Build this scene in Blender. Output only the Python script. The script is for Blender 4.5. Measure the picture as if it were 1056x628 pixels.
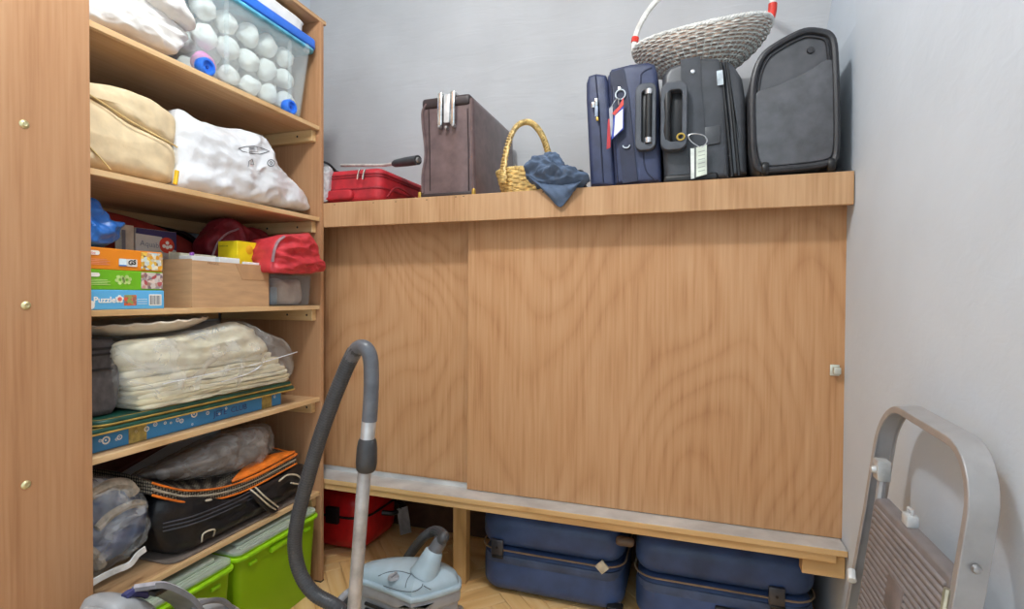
import bpy, bmesh, math, random
from mathutils import Vector, Matrix, noise
from mathutils.bvhtree import BVHTree
random.seed(7)
for o in list(bpy.data.objects): bpy.data.objects.remove(o, do_unlink=True)
SC = bpy.context.scene
COL = SC.collection
V = Vector
PI = math.pi

# ------------------------------------------------------------------ camera
FPX, CX, CY = 538.3, 528.0, 314.0
YAW, PITCH, ROLL = 0.323, -0.0157, 0.0056
CAMP = V((0, 0, 1.15))
_f = V((-math.sin(YAW)*math.cos(PITCH), math.cos(YAW)*math.cos(PITCH), math.sin(PITCH)))
_r0 = V((math.cos(YAW), math.sin(YAW), 0)); _u0 = _r0.cross(_f)
CR = math.cos(ROLL)*_r0 + math.sin(ROLL)*_u0
CU = -math.sin(ROLL)*_r0 + math.cos(ROLL)*_u0
cam = bpy.data.cameras.new('camera'); camo = bpy.data.objects.new('camera', cam); COL.objects.link(camo)
cam.sensor_width = 36; cam.lens = FPX/1056*36; cam.clip_start = .02
M = Matrix((CR, CU, -_f)).transposed().to_4x4(); M.translation = CAMP
camo.matrix_world = M; SC.camera = camo

# ------------------------------------------------------------------ light
w = bpy.data.worlds.new('world'); SC.world = w; w.use_nodes = True
w.node_tree.nodes['Background'].inputs[0].default_value = (.75, .90, 1, 1)
w.node_tree.nodes['Background'].inputs[1].default_value = 1.2
LAMP = V((-.60, .58, 2.80))
SC.view_settings.view_transform = 'Standard'; SC.view_settings.look = 'None'
SC.view_settings.gamma = 1; SC.view_settings.exposure = 0.16
SC.view_settings.use_curve_mapping = False

# room constants (metres)
XS, YF, XR = -1.377, 1.741, .457          # shelf front plane, closet front plane, right wall
XL, YB, ZC = -1.905, 2.30, 2.95           # left wall, back wall, ceiling
ZS = [2.245, 1.816, 1.458, 1.110, .744, .368]   # shelf tops
YN = .874                                  # end of the tall panel
ZL = 1.517                                 # closet top

# ------------------------------------------------------------------ photo pixel -> point on a plane of the room
def ray(px, py): return CR*((px-CX)/FPX) + CU*((CY-py)/FPX) + _f
def onX(px, py, v): d = ray(px, py); return CAMP + d*((v-CAMP.x)/d.x)
def onY(px, py, v): d = ray(px, py); return CAMP + d*((v-CAMP.y)/d.y)
def onZ(px, py, v): d = ray(px, py); return CAMP + d*((v-CAMP.z)/d.z)
def lX(v, *pts): return [onX(a, b, v) for a, b in pts]
def lY(v, *pts): return [onY(a, b, v) for a, b in pts]

# ------------------------------------------------------------------ materials
def lin(c):
    out = []
    for x in c[:3]:
        x /= 255
        out.append(x/12.92 if x <= .04045 else ((x+.055)/1.055)**2.4)
    return (*out, 1)
class NT:
    def __init__(s, name):
        s.m = bpy.data.materials.new(name); s.m.use_nodes = True
        s.t = s.m.node_tree; s.b = s.t.nodes['Principled BSDF']; s.out = s.t.nodes['Material Output']
    def n(s, typ, **kw):
        k = s.t.nodes.new(typ)
        for a, b in kw.items():
            if a in k.inputs: k.inputs[a].default_value = b
            else: setattr(k, a, b)
        return k
    def l(s, a, b): s.t.links.new(a, b)
    def coord(s, scale=(1,1,1), rnd=False):
        tc = s.n('ShaderNodeTexCoord'); mp = s.n('ShaderNodeMapping'); mp.inputs['Scale'].default_value = scale
        s.l(tc.outputs['Object'], mp.inputs['Vector'])
        if rnd:
            oi = s.n('ShaderNodeObjectInfo'); cb = s.n('ShaderNodeCombineXYZ')
            mu = s.n('ShaderNodeMath', operation='MULTIPLY'); mu.inputs[1].default_value = 37
            s.l(oi.outputs['Random'], mu.inputs[0])
            for i in range(3): s.l(mu.outputs[0], cb.inputs[i])
            s.l(cb.outputs[0], mp.inputs['Location'])
        return mp.outputs[0]
    def ramp(s, fac, stops):
        r = s.n('ShaderNodeValToRGB'); e = r.color_ramp.elements
        while len(e) < len(stops): e.new(.5)
        for x, (p, c) in zip(e, stops): x.position = p; x.color = c if len(c) == 4 else lin(c)
        s.l(fac, r.inputs[0]); return r.outputs[0]
    def bump(s, h, strength=.3, dist=.005):
        b = s.n('ShaderNodeBump'); b.inputs['Strength'].default_value = strength; b.inputs['Distance'].default_value = dist
        s.l(h, b.inputs['Height']); s.l(b.outputs[0], s.b.inputs['Normal'])
MATS = {}
def mat(name, c, rough=.5, metal=0, var=.12, scale=25, bump=0, bscale=None, bdist=.004, spec=.5, coat=0, stretch=(1,1,1), crease=0):
    if name in MATS: return MATS[name]
    k = NT(name); k.b.inputs['Roughness'].default_value = rough; k.b.inputs['Metallic'].default_value = metal
    k.b.inputs['Specular IOR Level'].default_value = spec; k.b.inputs['Coat Weight'].default_value = coat
    co = k.coord(stretch)
    no = k.n('ShaderNodeTexNoise', Scale=scale, Detail=4.0); k.l(co, no.inputs['Vector'])
    a = lin([x*(1-var) for x in c]); b = lin([min(255, x*(1+var)) for x in c])
    k.l(k.ramp(no.outputs[0], [(.3, a), (.7, b)]), k.b.inputs['Base Color'])
    if bump:
        n2 = k.n('ShaderNodeTexNoise', Scale=bscale or scale*4, Detail=5.0); k.l(co, n2.inputs['Vector'])
        h_ = n2.outputs[0]
        if crease: h_ = creased(k, h_, crease)
        k.bump(h_, bump, bdist)
    MATS[name] = k.m; return k.m
def creased(k, h, scale):
    """sharp random folds, as in crumpled plastic, added to a bump height"""
    dn = k.n('ShaderNodeTexNoise', Scale=scale*.7, Detail=2.0); co = k.coord(); k.l(co, dn.inputs['Vector'])
    mv = k.n('ShaderNodeMix', data_type='VECTOR'); mv.inputs[0].default_value = .12; k.l(co, mv.inputs[4]); k.l(dn.outputs['Color'], mv.inputs[5])
    tot = h
    for s_, w_ in ((scale, 1.6), (scale*2.3, .7)):
        vo = k.n('ShaderNodeTexVoronoi', feature='DISTANCE_TO_EDGE', Scale=s_); k.l(mv.outputs[1], vo.inputs['Vector'])
        ma = k.n('ShaderNodeMath', operation='MULTIPLY_ADD'); ma.inputs[1].default_value = -w_; k.l(vo.outputs['Distance'], ma.inputs[0]); k.l(tot, ma.inputs[2]); tot = ma.outputs[0]
    return tot
def wood(name, dark, mid, light, grain='Z', rings=9.0, rs=1.6, fs=55, ringamt=.55, rough=.55, elong=5.0):
    if name in MATS: return MATS[name]
    k = NT(name); k.b.inputs['Roughness'].default_value = rough; k.b.inputs['Specular IOR Level'].default_value = .3
    g = 'XYZ'.index(grain)
    def sc(e): v = [1, 1, 1]; v[g] = 1/e; return v
    co = k.coord(sc(elong), rnd=True)
    big = k.n('ShaderNodeTexNoise', Scale=rs, Detail=1.5, Distortion=.25); k.l(co, big.inputs['Vector'])
    mu = k.n('ShaderNodeMath', operation='MULTIPLY'); mu.inputs[1].default_value = rings*2*PI; k.l(big.outputs[0], mu.inputs[0])
    co2 = k.coord(sc(28), rnd=True)
    fine = k.n('ShaderNodeTexNoise', Scale=fs, Detail=3.0); k.l(co2, fine.inputs['Vector'])
    ad = k.n('ShaderNodeMath', operation='MULTIPLY_ADD'); k.l(fine.outputs[0], ad.inputs[0]); ad.inputs[1].default_value = 1.3; k.l(mu.outputs[0], ad.inputs[2])
    si = k.n('ShaderNodeMath', operation='SINE'); k.l(ad.outputs[0], si.inputs[0])
    mr = k.n('ShaderNodeMapRange'); mr.inputs[1].default_value = -1; mr.inputs[2].default_value = 1; k.l(si.outputs[0], mr.inputs[0])
    pw = k.n('ShaderNodeMath', operation='POWER'); pw.inputs[1].default_value = .45; k.l(mr.outputs[0], pw.inputs[0])
    mx = k.n('ShaderNodeMix', data_type='FLOAT'); mx.inputs[0].default_value = ringamt
    k.l(fine.outputs[0], mx.inputs[2]); k.l(pw.outputs[0], mx.inputs[3])
    blot = k.n('ShaderNodeTexNoise', Scale=3.0, Detail=2.0); k.l(k.coord(sc(2.5), rnd=True), blot.inputs['Vector'])
    m2 = k.n('ShaderNodeMix', data_type='FLOAT'); m2.inputs[0].default_value = .3; k.l(mx.outputs[0], m2.inputs[2]); k.l(blot.outputs[0], m2.inputs[3])
    k.l(k.ramp(m2.outputs[0], [(.22, dark), (.5, mid), (.8, light)]), k.b.inputs['Base Color'])
    k.bump(fine.outputs[0], .12, .002)
    MATS[name] = k.m; return k.m
def film(name, tint=(235,238,240), lo=.1, hi=.5, scale=9, rough=.18, bump=.6, crease=0):
    """thin clear or milky plastic: see-through sheet mixed with a shiny skin"""
    if name in MATS: return MATS[name]
    k = NT(name); co = k.coord()
    no = k.n('ShaderNodeTexNoise', Scale=scale, Detail=4.0, Distortion=1.2); k.l(co, no.inputs['Vector'])
    k.b.inputs['Base Color'].default_value = lin(tint); k.b.inputs['Roughness'].default_value = rough
    k.bump(creased(k, no.outputs[0], crease) if crease else no.outputs[0], bump, .02)
    tr = k.n('ShaderNodeBsdfTransparent'); tr.inputs[0].default_value = lin(tint)
    mr = k.n('ShaderNodeMapRange'); mr.inputs[1].default_value = .3; mr.inputs[2].default_value = .72; mr.inputs[3].default_value = lo; mr.inputs[4].default_value = hi
    k.l(no.outputs[0], mr.inputs[0])
    mx = k.n('ShaderNodeMixShader'); k.l(mr.outputs[0], mx.inputs[0]); k.l(tr.outputs[0], mx.inputs[1]); k.l(k.b.outputs[0], mx.inputs[2])
    k.l(mx.outputs[0], k.out.inputs[0]); MATS[name] = k.m; return k.m
def collage(name, cols, scale=40):
    if name in MATS: return MATS[name]
    k = NT(name); vo = k.n('ShaderNodeTexVoronoi', Scale=scale); k.l(k.coord(), vo.inputs['Vector'])
    se = k.n('ShaderNodeSeparateColor'); k.l(vo.outputs['Color'], se.inputs[0])
    k.l(k.ramp(se.outputs[0], [((i+.5)/len(cols), c) for i, c in enumerate(cols)]), k.b.inputs['Base Color'])
    k.b.inputs['Roughness'].default_value = .35; MATS[name] = k.m; return k.m

W_DOOR = wood('okoume_plywood', (164,114,74), (193,146,103), (207,164,124), 'Z', rings=40, rs=1.15, ringamt=.19, elong=2.4, fs=120)
W_LIP = wood('fascia_plywood', (160,116,78), (188,147,107), (208,169,131), 'Z', rings=5, rs=3, ringamt=.25, fs=110)
W_PANEL = wood('panel_plywood', (160,112,76), (183,137,99), (196,154,116), 'Z', rings=4, rs=3, ringamt=.2, elong=14, fs=110)
W_SHELF = wood('shelf_plywood', (169,128,88), (196,156,114), (213,179,141), 'Y', rings=5, rs=2.5, ringamt=.25, fs=110)
W_EDGE = wood('edge_wood', (184,142,94), (212,174,126), (228,196,152), 'Y', rings=6, rs=6, ringamt=.3)
W_BATTX = wood('pine_batten', (192,150,98), (215,178,126), (230,200,152), 'X', rings=5, rs=6, ringamt=.35)
W_PINEZ = wood('pine_post', (178,136,86), (208,168,112), (226,192,140), 'Z', rings=5, rs=6, ringamt=.4)
W_PINEX = wood('pine_rail', (180,136,86), (207,165,110), (226,190,138), 'X', rings=5, rs=6, ringamt=.4)
W_PARQ = wood('parquet', (208,152,92), (240,194,130), (250,216,162), 'X', rings=5, rs=5, ringamt=.3, rough=.35)

# ------------------------------------------------------------------ mesh building
def smooth_path(pts, sub=6, closed=False):
    pts = [V(p) for p in pts]; n = len(pts); out = []
    rng = range(n) if closed else range(n-1)
    for i in rng:
        p0 = pts[(i-1) % n] if closed or i > 0 else pts[0]*2-pts[1]
        p1 = pts[i]; p2 = pts[(i+1) % n]
        p3 = pts[(i+2) % n] if closed or i+2 < n else pts[-1]*2-pts[-2]
        for j in range(sub):
            t = j/sub
            out.append(.5*((2*p1)+(p2-p0)*t+(2*p0-5*p1+4*p2-p3)*t*t+(3*p1-p0-3*p2+p3)*t**3))
    if not closed: out.append(pts[-1])
    return out
def rrect(a0, b0, a1, b1, r, n=5):
    """rounded rectangle outline, counter-clockwise; r is one radius or four (ll, lr, ur, ul)"""
    if not hasattr(r, '__len__'): r = [r]*4
    o = []
    for (cx, cy, sx, sy, st), q in zip(((a0,b0,1,1,PI),(a1,b0,-1,1,1.5*PI),(a1,b1,-1,-1,0),(a0,b1,1,-1,.5*PI)), r):
        for i in range(n+1):
            t = st+.5*PI*i/n
            o.append((cx+sx*q+q*math.cos(t), cy+sy*q+q*math.sin(t)))
    return o
def offset(out, d):
    n = len(out); res = []
    for i in range(n):
        p = V(out[i]).to_2d(); j = 1
        while (V(out[(i+j) % n]).to_2d()-p).length < 1e-7 and j < n: j += 1
        a = V(out[(i+j) % n]).to_2d(); j = 1
        while (V(out[(i-j) % n]).to_2d()-p).length < 1e-7 and j < n: j += 1
        b = V(out[(i-j) % n]).to_2d()
        e1 = (p-b).normalized(); e2 = (a-p).normalized()
        nn = (V((e1.y, -e1.x))+V((e2.y, -e2.x)))
        nn = nn.normalized() if nn.length > 1e-6 else V((e1.y, -e1.x))
        c = max(.5, nn.dot(V((e1.y, -e1.x))))
        res.append(tuple(p-nn*(d/c)))
    return res
AX = {'X': lambda a, b, d: V((d, a, b)), 'Y': lambda a, b, d: V((a, d, b)), 'Z': lambda a, b, d: V((a, b, d))}
class MB:
    def __init__(s): s.v = []; s.f = []; s.soft = False
    def add(s, v, f):
        k = len(s.v); s.v += [V(p) for p in v]; s.f += [tuple(i+k for i in q) for q in f]; return s
    def box(s, lo, hi):
        x0,y0,z0 = lo; x1,y1,z1 = hi
        return s.add([(x0,y0,z0),(x1,y0,z0),(x1,y1,z0),(x0,y1,z0),(x0,y0,z1),(x1,y0,z1),(x1,y1,z1),(x0,y1,z1)],
                     [(0,3,2,1),(4,5,6,7),(0,1,5,4),(1,2,6,5),(2,3,7,6),(3,0,4,7)])
    def rbox(s, lo, hi, r=.004, seg=2):
        bm = bmesh.new(); lo = V(lo); hi = V(hi)
        bmesh.ops.create_cube(bm, size=1)
        for v in bm.verts: v.co = V([(lo[i]+hi[i])/2+v.co[i]*(hi[i]-lo[i]) for i in range(3)])
        r = min(r, .49*min(hi-lo))
        bmesh.ops.bevel(bm, geom=bm.edges[:], offset=r, segments=seg, profile=.5, affect='EDGES', clamp_overlap=True)
        bm.verts.index_update(); s.add([v.co.copy() for v in bm.verts], [[v.index for v in f.verts] for f in bm.faces]); bm.free(); return s
    def slab(s, out, axis, d0, d1, bev=.004, seg=3, taper=0):
        """outline extruded along an axis between d0 and d1, edges rounded over bev"""
        if d0 > d1: d0, d1 = d1, d0
        if sum(out[i-1][0]*out[i][1]-out[i][0]*out[i-1][1] for i in range(len(out))) < 0: out = list(out)[::-1]
        n = len(out); rings = []
        for i in range(seg+1):
            t = .5*PI*i/seg; rings.append((offset(out, bev*(1-math.sin(t))), d0+bev*(1-math.cos(t))))
        for i in range(seg+1):
            t = .5*PI*(1-i/seg); rings.append((offset(out, bev*(1-math.sin(t))+taper), d1-bev*(1-math.cos(t))))
        v = []; f = []
        for r, d in rings: v += [AX[axis](p[0], p[1], d) for p in r]
        for k in range(len(rings)-1):
            for i in range(n): f.append((k*n+i, k*n+(i+1) % n, (k+1)*n+(i+1) % n, (k+1)*n+i))
        f.append(tuple(range(n-1, -1, -1))); f.append(tuple((len(rings)-1)*n+i for i in range(n)))
        return s.add(v, f)
    def tube(s, pts, r, n=8, closed=False, caps=True, flat=1.0, up=None):
        """round (or flattened) tube along points; r a number or a list"""
        pts = [V(p) for p in pts]; m = len(pts)
        if not hasattr(r, '__len__'): r = [r]*m
        tan = []
        for i in range(m):
            a = pts[(i-1) % m] if closed or i > 0 else pts[i]; b = pts[(i+1) % m] if closed or i < m-1 else pts[i]
            d = (b-a); tan.append(d.normalized() if d.length > 1e-9 else V((0,0,1)))
        ref = V(up) if up is not None else (V((0,0,1)) if abs(tan[0].z) < .9 else V((1,0,0)))
        u = (ref-tan[0]*ref.dot(tan[0])).normalized(); v = []; f = []
        for i in range(m):
            if up is not None:
                q = ref-tan[i]*ref.dot(tan[i]); u = q.normalized() if q.length > 1e-4 else u
            else: u = (u-tan[i]*u.dot(tan[i])).normalized()
            w_ = tan[i].cross(u)
            for k in range(n):
                a = 2*PI*k/n; v.append(pts[i]+u*(math.cos(a)*r[i]*flat)+w_*(math.sin(a)*r[i]))
        for i in range(m if closed else m-1):
            for k in range(n):
                f.append((i*n+k, i*n+(k+1) % n, ((i+1) % m)*n+(k+1) % n, ((i+1) % m)*n+k))
        if caps and not closed:
            f.append(tuple(range(n-1, -1, -1))); f.append(tuple((m-1)*n+k for k in range(n)))
        return s.add(v, f)
    def sweep(s, prof, frames, closed=False, caps=True):
        """2-D profile carried along frames (point, u, w)"""
        n = len(prof); m = len(frames); v = []; f = []
        for p, u, w_ in frames: v += [p+u*a+w_*b for a, b in prof]
        for i in range(m if closed else m-1):
            for k in range(n): f.append((i*n+k, i*n+(k+1) % n, ((i+1) % m)*n+(k+1) % n, ((i+1) % m)*n+k))
        if caps and not closed: f.append(tuple(range(n-1, -1, -1))); f.append(tuple((m-1)*n+k for k in range(n)))
        return s.add(v, f)
    def lathe(s, prof, c=(0,0,0), axis=(0,0,1), n=20):
        """profile (radius, height) turned about an axis through c"""
        ax = V(axis).normalized(); u = ax.orthogonal().normalized(); w_ = ax.cross(u); c = V(c); v = []; f = []
        for r, h in prof:
            for k in range(n):
                a = 2*PI*k/n; v.append(c+ax*h+(u*math.cos(a)+w_*math.sin(a))*max(r, 1e-5))
        for i in range(len(prof)-1):
            for k in range(n): f.append((i*n+k, i*n+(k+1) % n, (i+1)*n+(k+1) % n, (i+1)*n+k))
        f.append(tuple(range(n-1, -1, -1))); f.append(tuple((len(prof)-1)*n+k for k in range(n)))
        return s.add(v, f)
    def puff(s, out, nrm, tf, tb, n=72, rings=14, p=2.6, q=.5, wr=0.0, wf=9.0, ridged=0.0, seed=0, stretch=(1,1,1), floor=None, sub=5, edge=.0):
        """soft closed body swollen from an outline: tf thick towards nrm, tb away from it, with wrinkles"""
        s.soft = True; path = smooth_path(out, sub, True); nrm = V(nrm).normalized()
        L = [0]
        for i in range(len(path)): L.append(L[-1]+(path[(i+1) % len(path)]-path[i]).length)
        rs = []; j = 0
        for k in range(n):
            t = L[-1]*k/n
            while L[j+1] < t: j += 1
            rs.append(path[j].lerp(path[(j+1) % len(path)], (t-L[j])/max(1e-9, L[j+1]-L[j])))
        c = sum(rs, V((0,0,0)))/n; sd = V((seed*3.1, seed*1.7, seed*5.3))
        def dis(P):
            Q = V((P.x*stretch[0], P.y*stretch[1], P.z*stretch[2]))*wf+sd
            a = noise.noise(Q)+.5*noise.noise(Q*2.1)
            if ridged: a = a*(1-ridged)+ridged*(.75-1.9*abs(noise.noise(Q*1.3+V((9,2,4))))-.8*abs(noise.noise(Q*2.9+V((1,7,3)))))
            return a*wr
        v = []; f = []
        for side, th in ((1, tf), (-1, tb)):
            base = len(v)
            v.append(c+nrm*(side*th)); 
            for i in range(1, rings+1):
                r = math.sin(.5*PI*i/rings)
                for P in rs: v.append(c.lerp(P, r)+nrm*(side*th*max(0, 1-r**p)**q))
            for k in range(n):
                a, b = base+1+k, base+1+(k+1) % n
                f.append((base, a, b) if side > 0 else (base, b, a))
            for i in range(rings-1):
                for k in range(n):
                    a = base+1+i*n+k; b = base+1+i*n+(k+1) % n
                    q4 = (a, a+n, b+n, b); f.append(q4 if side > 0 else q4[::-1])
        half = 1+rings*n
        # weld the two rims
        remap = {half+1+(rings-1)*n+k: 1+(rings-1)*n+k for k in range(n)}
        f = [tuple(remap.get(i, i) for i in q_) for q_ in f]
        out_v = []
        for i, P in enumerate(v):
            d = (P-c); d = d-nrm*d.dot(nrm)*.3; g = d.normalized()*edge+nrm*(1 if i < half else -1) if d.length > 1e-6 else nrm
            P = P+g*dis(P)
            if floor is not None and P.z < floor: P.z = floor
            out_v.append(P)
        return s.add(out_v, f)
    def build(s, name, m, parent=None, smooth=True, label=None, angle=40, recenter=True):
        me = bpy.data.meshes.new(name); vv = s.v
        off = V((0,0,0))
        if parent is None and recenter:
            xs = [p.x for p in vv]; ys = [p.y for p in vv]; zs = [p.z for p in vv]
            off = V(((min(xs)+max(xs))/2, (min(ys)+max(ys))/2, min(zs)))
        wo = world_origin(parent)
        me.from_pydata([tuple(p-off) for p in vv], [], s.f); me.update()
        bm = bmesh.new(); bm.from_mesh(me); bmesh.ops.recalc_face_normals(bm, faces=bm.faces[:])
        for fc in bm.faces: fc.smooth = smooth
        if smooth:
            ca = math.radians(170 if s.soft else angle)
            for e in bm.edges:
                if len(e.link_faces) == 2 and e.calc_face_angle(0) > ca: e.smooth = False
        bm.to_mesh(me); bm.free()
        if m: me.materials.append(m)
        o = bpy.data.objects.new(name, me); COL.objects.link(o)
        if parent: o.parent = parent; o.location = -wo
        else: o.location = off
        if label: o['label'] = label
        return o
def world_origin(o):
    p = V((0,0,0))
    while o: p = p+o.location; o = o.parent
    return p
def tag(o, label, cat, group=None, kind=None):
    o['label'] = label; o['category'] = cat
    if group: o['group'] = group
    if kind: o['kind'] = kind
    return o
def thing(name, label, cat, loc, group=None):
    o = bpy.data.objects.new(name, None); COL.objects.link(o); o.location = V(loc); o.empty_display_size = .05
    return tag(o, label, cat, group)
def struct(o, label=None):
    o['kind'] = 'structure'
    if label: o['label'] = label
    return o
def clone(o, delta, parent=None, label=None):
    c = o.copy(); COL.objects.link(c); c.parent = parent if parent else o.parent; c.location = o.location+V(delta)
    if label: c['label'] = label
    return c
def text(s, size, o, right, up, m, parent, name='lettering', thick=.0, bold=0):
    cu = bpy.data.curves.new('t', 'FONT'); cu.body = s; cu.size = size; cu.offset = bold; cu.resolution_u = 3
    to = bpy.data.objects.new('t', cu); COL.objects.link(to)
    dg = bpy.context.evaluated_depsgraph_get(); me = to.evaluated_get(dg).to_mesh()
    right = V(right); up = V(up); o = V(o)
    mb = MB().add([o+right*v.co.x+up*v.co.y for v in me.vertices], [tuple(p.vertices) for p in me.polygons])
    bpy.data.objects.remove(to, do_unlink=True)
    return mb.build(name, m, parent, smooth=False)
def onto(obj):
    dg = bpy.context.evaluated_depsgraph_get(); dg.update()
    t = BVHTree.FromPolygons([tuple(v.co+world_origin(obj)) for v in obj.data.vertices], [tuple(p.vertices) for p in obj.data.polygons])
    def hit(p, d=(-1,0,0), off=.002, back=.6):
        d = V(d).normalized(); h = t.ray_cast(V(p)-d*back, d)
        return (h[0]-d*off) if h[0] else V(p)
    return hit
# ------------------------------------------------------------------ room shell
def plaster(name, c, bump=.25, scale=14, var=.03):
    k = NT(name); k.b.inputs['Roughness'].default_value = .75; k.b.inputs['Specular IOR Level'].default_value = .25
    co = k.coord(); no = k.n('ShaderNodeTexNoise', Scale=3.0, Detail=4.0); k.l(co, no.inputs['Vector'])
    k.l(k.ramp(no.outputs[0], [(.3, lin([x*(1-var) for x in c])), (.7, lin([min(255, x*(1+var)) for x in c]))]), k.b.inputs['Base Color'])
    n2 = k.n('ShaderNodeTexNoise', Scale=scale, Detail=6.0, Distortion=.6); k.l(k.coord((.35, 1, 1.6)), n2.inputs['Vector'])
    k.bump(n2.outputs[0], bump, .012); return k.m
M_BACK = plaster('grey_plaster', (195,195,197), .4, 9)
M_WHITE = plaster('white_plaster', (205,214,224), .12, 20, .02)
M_CEIL = plaster('ceiling_plaster', (236,236,234), .1, 20, .02)
struct(MB().box((XL-.08, -.55, -.06), (XR+.2, YB+.08, -.004)).build('floor', W_PARQ, None, smooth=False), 'oak parquet floor laid in herringbone')
floor = bpy.data.objects['floor']
# herringbone blocks, each a part of the floor: pairs of blocks on a lattice in a frame turned 45 degrees
PL, PW = .26, .065
proto = None; ca = math.sqrt(.5); NB = 4
pm = MB().rbox((-PL/2+.0008, -PW/2+.0008, -.0035), (PL/2-.0008, PW/2-.0008, .0), .0012, 1)
for i in range(-40, 41):
    for j in range(-8, 9):
        for k in range(2):
            if k == 0: u, v = (i+NB/2)*PW, (i+.5)*PW            # lying block, corner at (i, i)
            else: u, v = (i+NB+.5)*PW, (i+1-NB/2)*PW             # standing block at its end
            u += j*NB*PW; v -= j*NB*PW
            x = -.45+(u-v)*ca; y = 1.2+(u+v)*ca
            hl = (PL+PW)/2*ca
            if x-hl < XL+.01 or x+hl > XR-.002 or y-hl < .9 or y+hl > YB-.003: continue
            if proto is None:
                proto = pm.build('plank', W_PARQ, floor); q = proto
            else:
                q = proto.copy(); COL.objects.link(q); q.parent = floor
            q.location = V((x, y, 0))-world_origin(floor); q.rotation_euler.z = PI/4+(PI/2 if k else 0)
# walls
struct(MB().box((XL-.08, YB, 0), (XR+.25, YB+.08, ZC)).build('wall_back', M_BACK, None, smooth=False), 'pale grey plastered back wall')
struct(MB().box((XL-.08, -.55, 0), (XL, YB, ZC)).build('wall_left', M_WHITE, None, smooth=False), 'white plastered wall behind the shelves')
c0 = onY(858, 0, YB); c1 = onY(853, 27, YB); sl = (c0.x-c1.x)/(c0.z-c1.z)
xt = c1.x+(ZC-c1.z)*sl; xm = c1.x-.25*sl
rv = [(XR,-.55,0),(XR,YF+.02,0),(xm,YB,0),(xm+.1,YB,0),(XR+.2,-.55,0)]
lev = [(0, 0), (c1.z-.25, 0), (ZC, 1)]
vs = []
for z, t in lev:
    xb = xm if not t else xt
    vs += [(XR,-.55,z),(XR,YF+.02,z),(xb,YB,z),(xb+.15,YB,z),(XR+.2,-.55,z)]
fs = []
for k in range(2):
    for i in range(5): a, b = i, (i+1) % 5; fs.append((k*5+a, k*5+b, (k+1)*5+b, (k+1)*5+a))
fs += [(4,3,2,1,0), (10,11,12,13,14)]
struct(MB().add(vs, fs).build('wall_right', M_WHITE, None, smooth=False), 'white plastered right wall')
struct(MB().box((XL-.08, -.55, ZC), (XR+.25, YB+.08, ZC+.06)).build('ceiling', M_CEIL, None, smooth=False), 'white ceiling')
# ceiling lamp
gl = NT('lit_glass'); gl.b.inputs['Emission Color'].default_value = (1, .95, .88, 1); gl.b.inputs['Emission Strength'].default_value = 6
gl.b.inputs['Base Color'].default_value = (.9,.9,.88,1)
lp = thing('ceiling_lamp', 'round flush ceiling lamp with glass dome', 'lamp', (LAMP.x, LAMP.y, ZC-.02))
MB().lathe([(.0,ZC-.025),(.13,ZC-.025),(.135,ZC-.012),(.13,ZC)], (LAMP.x,LAMP.y,0), n=28).build('base', mat('lamp_metal', (220,220,220), .35), lp)
MB().lathe([(.0,ZC-.105),(.05,ZC-.1),(.09,ZC-.08),(.115,ZC-.05),(.12,ZC-.026)], (LAMP.x,LAMP.y,0), n=28).build('dome', gl.m, lp)
la = bpy.data.lights.new('ceiling_light', 'POINT'); la.shadow_soft_size = .075; la.energy = 60; la.color = (.95, .985, 1.0)
lo = bpy.data.objects.new('ceiling_light', la); COL.objects.link(lo); lo.location = LAMP

# ------------------------------------------------------------------ tall panel at the near end of the shelves
tp = thing('tall_panel', 'tall plywood panel with brass screws screening the near end of the shelves', 'panel', (XS+.009, .2, 0))
MB().rbox((XS-.0034, -.5, 0), (XS+.0126, YN, ZC-.02), .001, 1).build('board', W_PANEL, tp, smooth=False)
M_BRASS = mat('brass', (206,196,150), .35, .6); M_DARKM = mat('dark_metal', (60,58,56), .4, .7); M_STEEL = mat('steel', (190,190,192), .3, .85)
s0 = None
for px, py in ((25,128),(27,315),(27,500)):
    p = onX(px, py, XS+.0126)
    if s0 is None:
        s0 = MB().lathe([(.0,.003),(.0025,.003),(.0045,.0038),(.0085,.002),(.0095,0)], (0,0,0), (1,0,0), 18).build('screw', M_BRASS, tp)
        q = s0; MB().lathe([(.0,.0042),(.0022,.004),(.0024,.002)], (0,0,0), (1,0,0), 10)
    else: q = s0.copy(); COL.objects.link(q); q.parent = tp
    q.location = p-world_origin(tp)

# ------------------------------------------------------------------ shelf unit
SU = thing('shelf_unit', 'open plywood shelf unit along the left wall', 'shelf', ((XL+XS)/2, (YN+YF)/2, 0))
XBK = XL+.012; TH = .016
MB().rbox((XBK, YF-.018, 0), (XS, YF, ZS[0]-TH), .0012, 1).build('side_panel', W_PANEL, SU, smooth=False)
MB().box((XS-.03, YF-.0185, 0), (XS+.0003, YF+.0005, .006)).build('foot_strip', mat('dark_rubber', (45,43,42), .7), SU, smooth=False)
for z in ZS:
    MB().rbox((XBK, .74 if z == ZS[0] else .74, z-TH), (XS-.018 if z != ZS[0] else XS-.004, YF-.019 if z != ZS[0] else YF+.022, z), .0015, 1).build('shelf', W_SHELF, SU, smooth=False)
    if z != ZS[0]: MB().rbox((XS-.0178, YN+.001, z-TH), (XS-.004, YF-.019, z), .0012, 1).build('edge_strip', W_EDGE, SU, smooth=False)
bat = None
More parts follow.
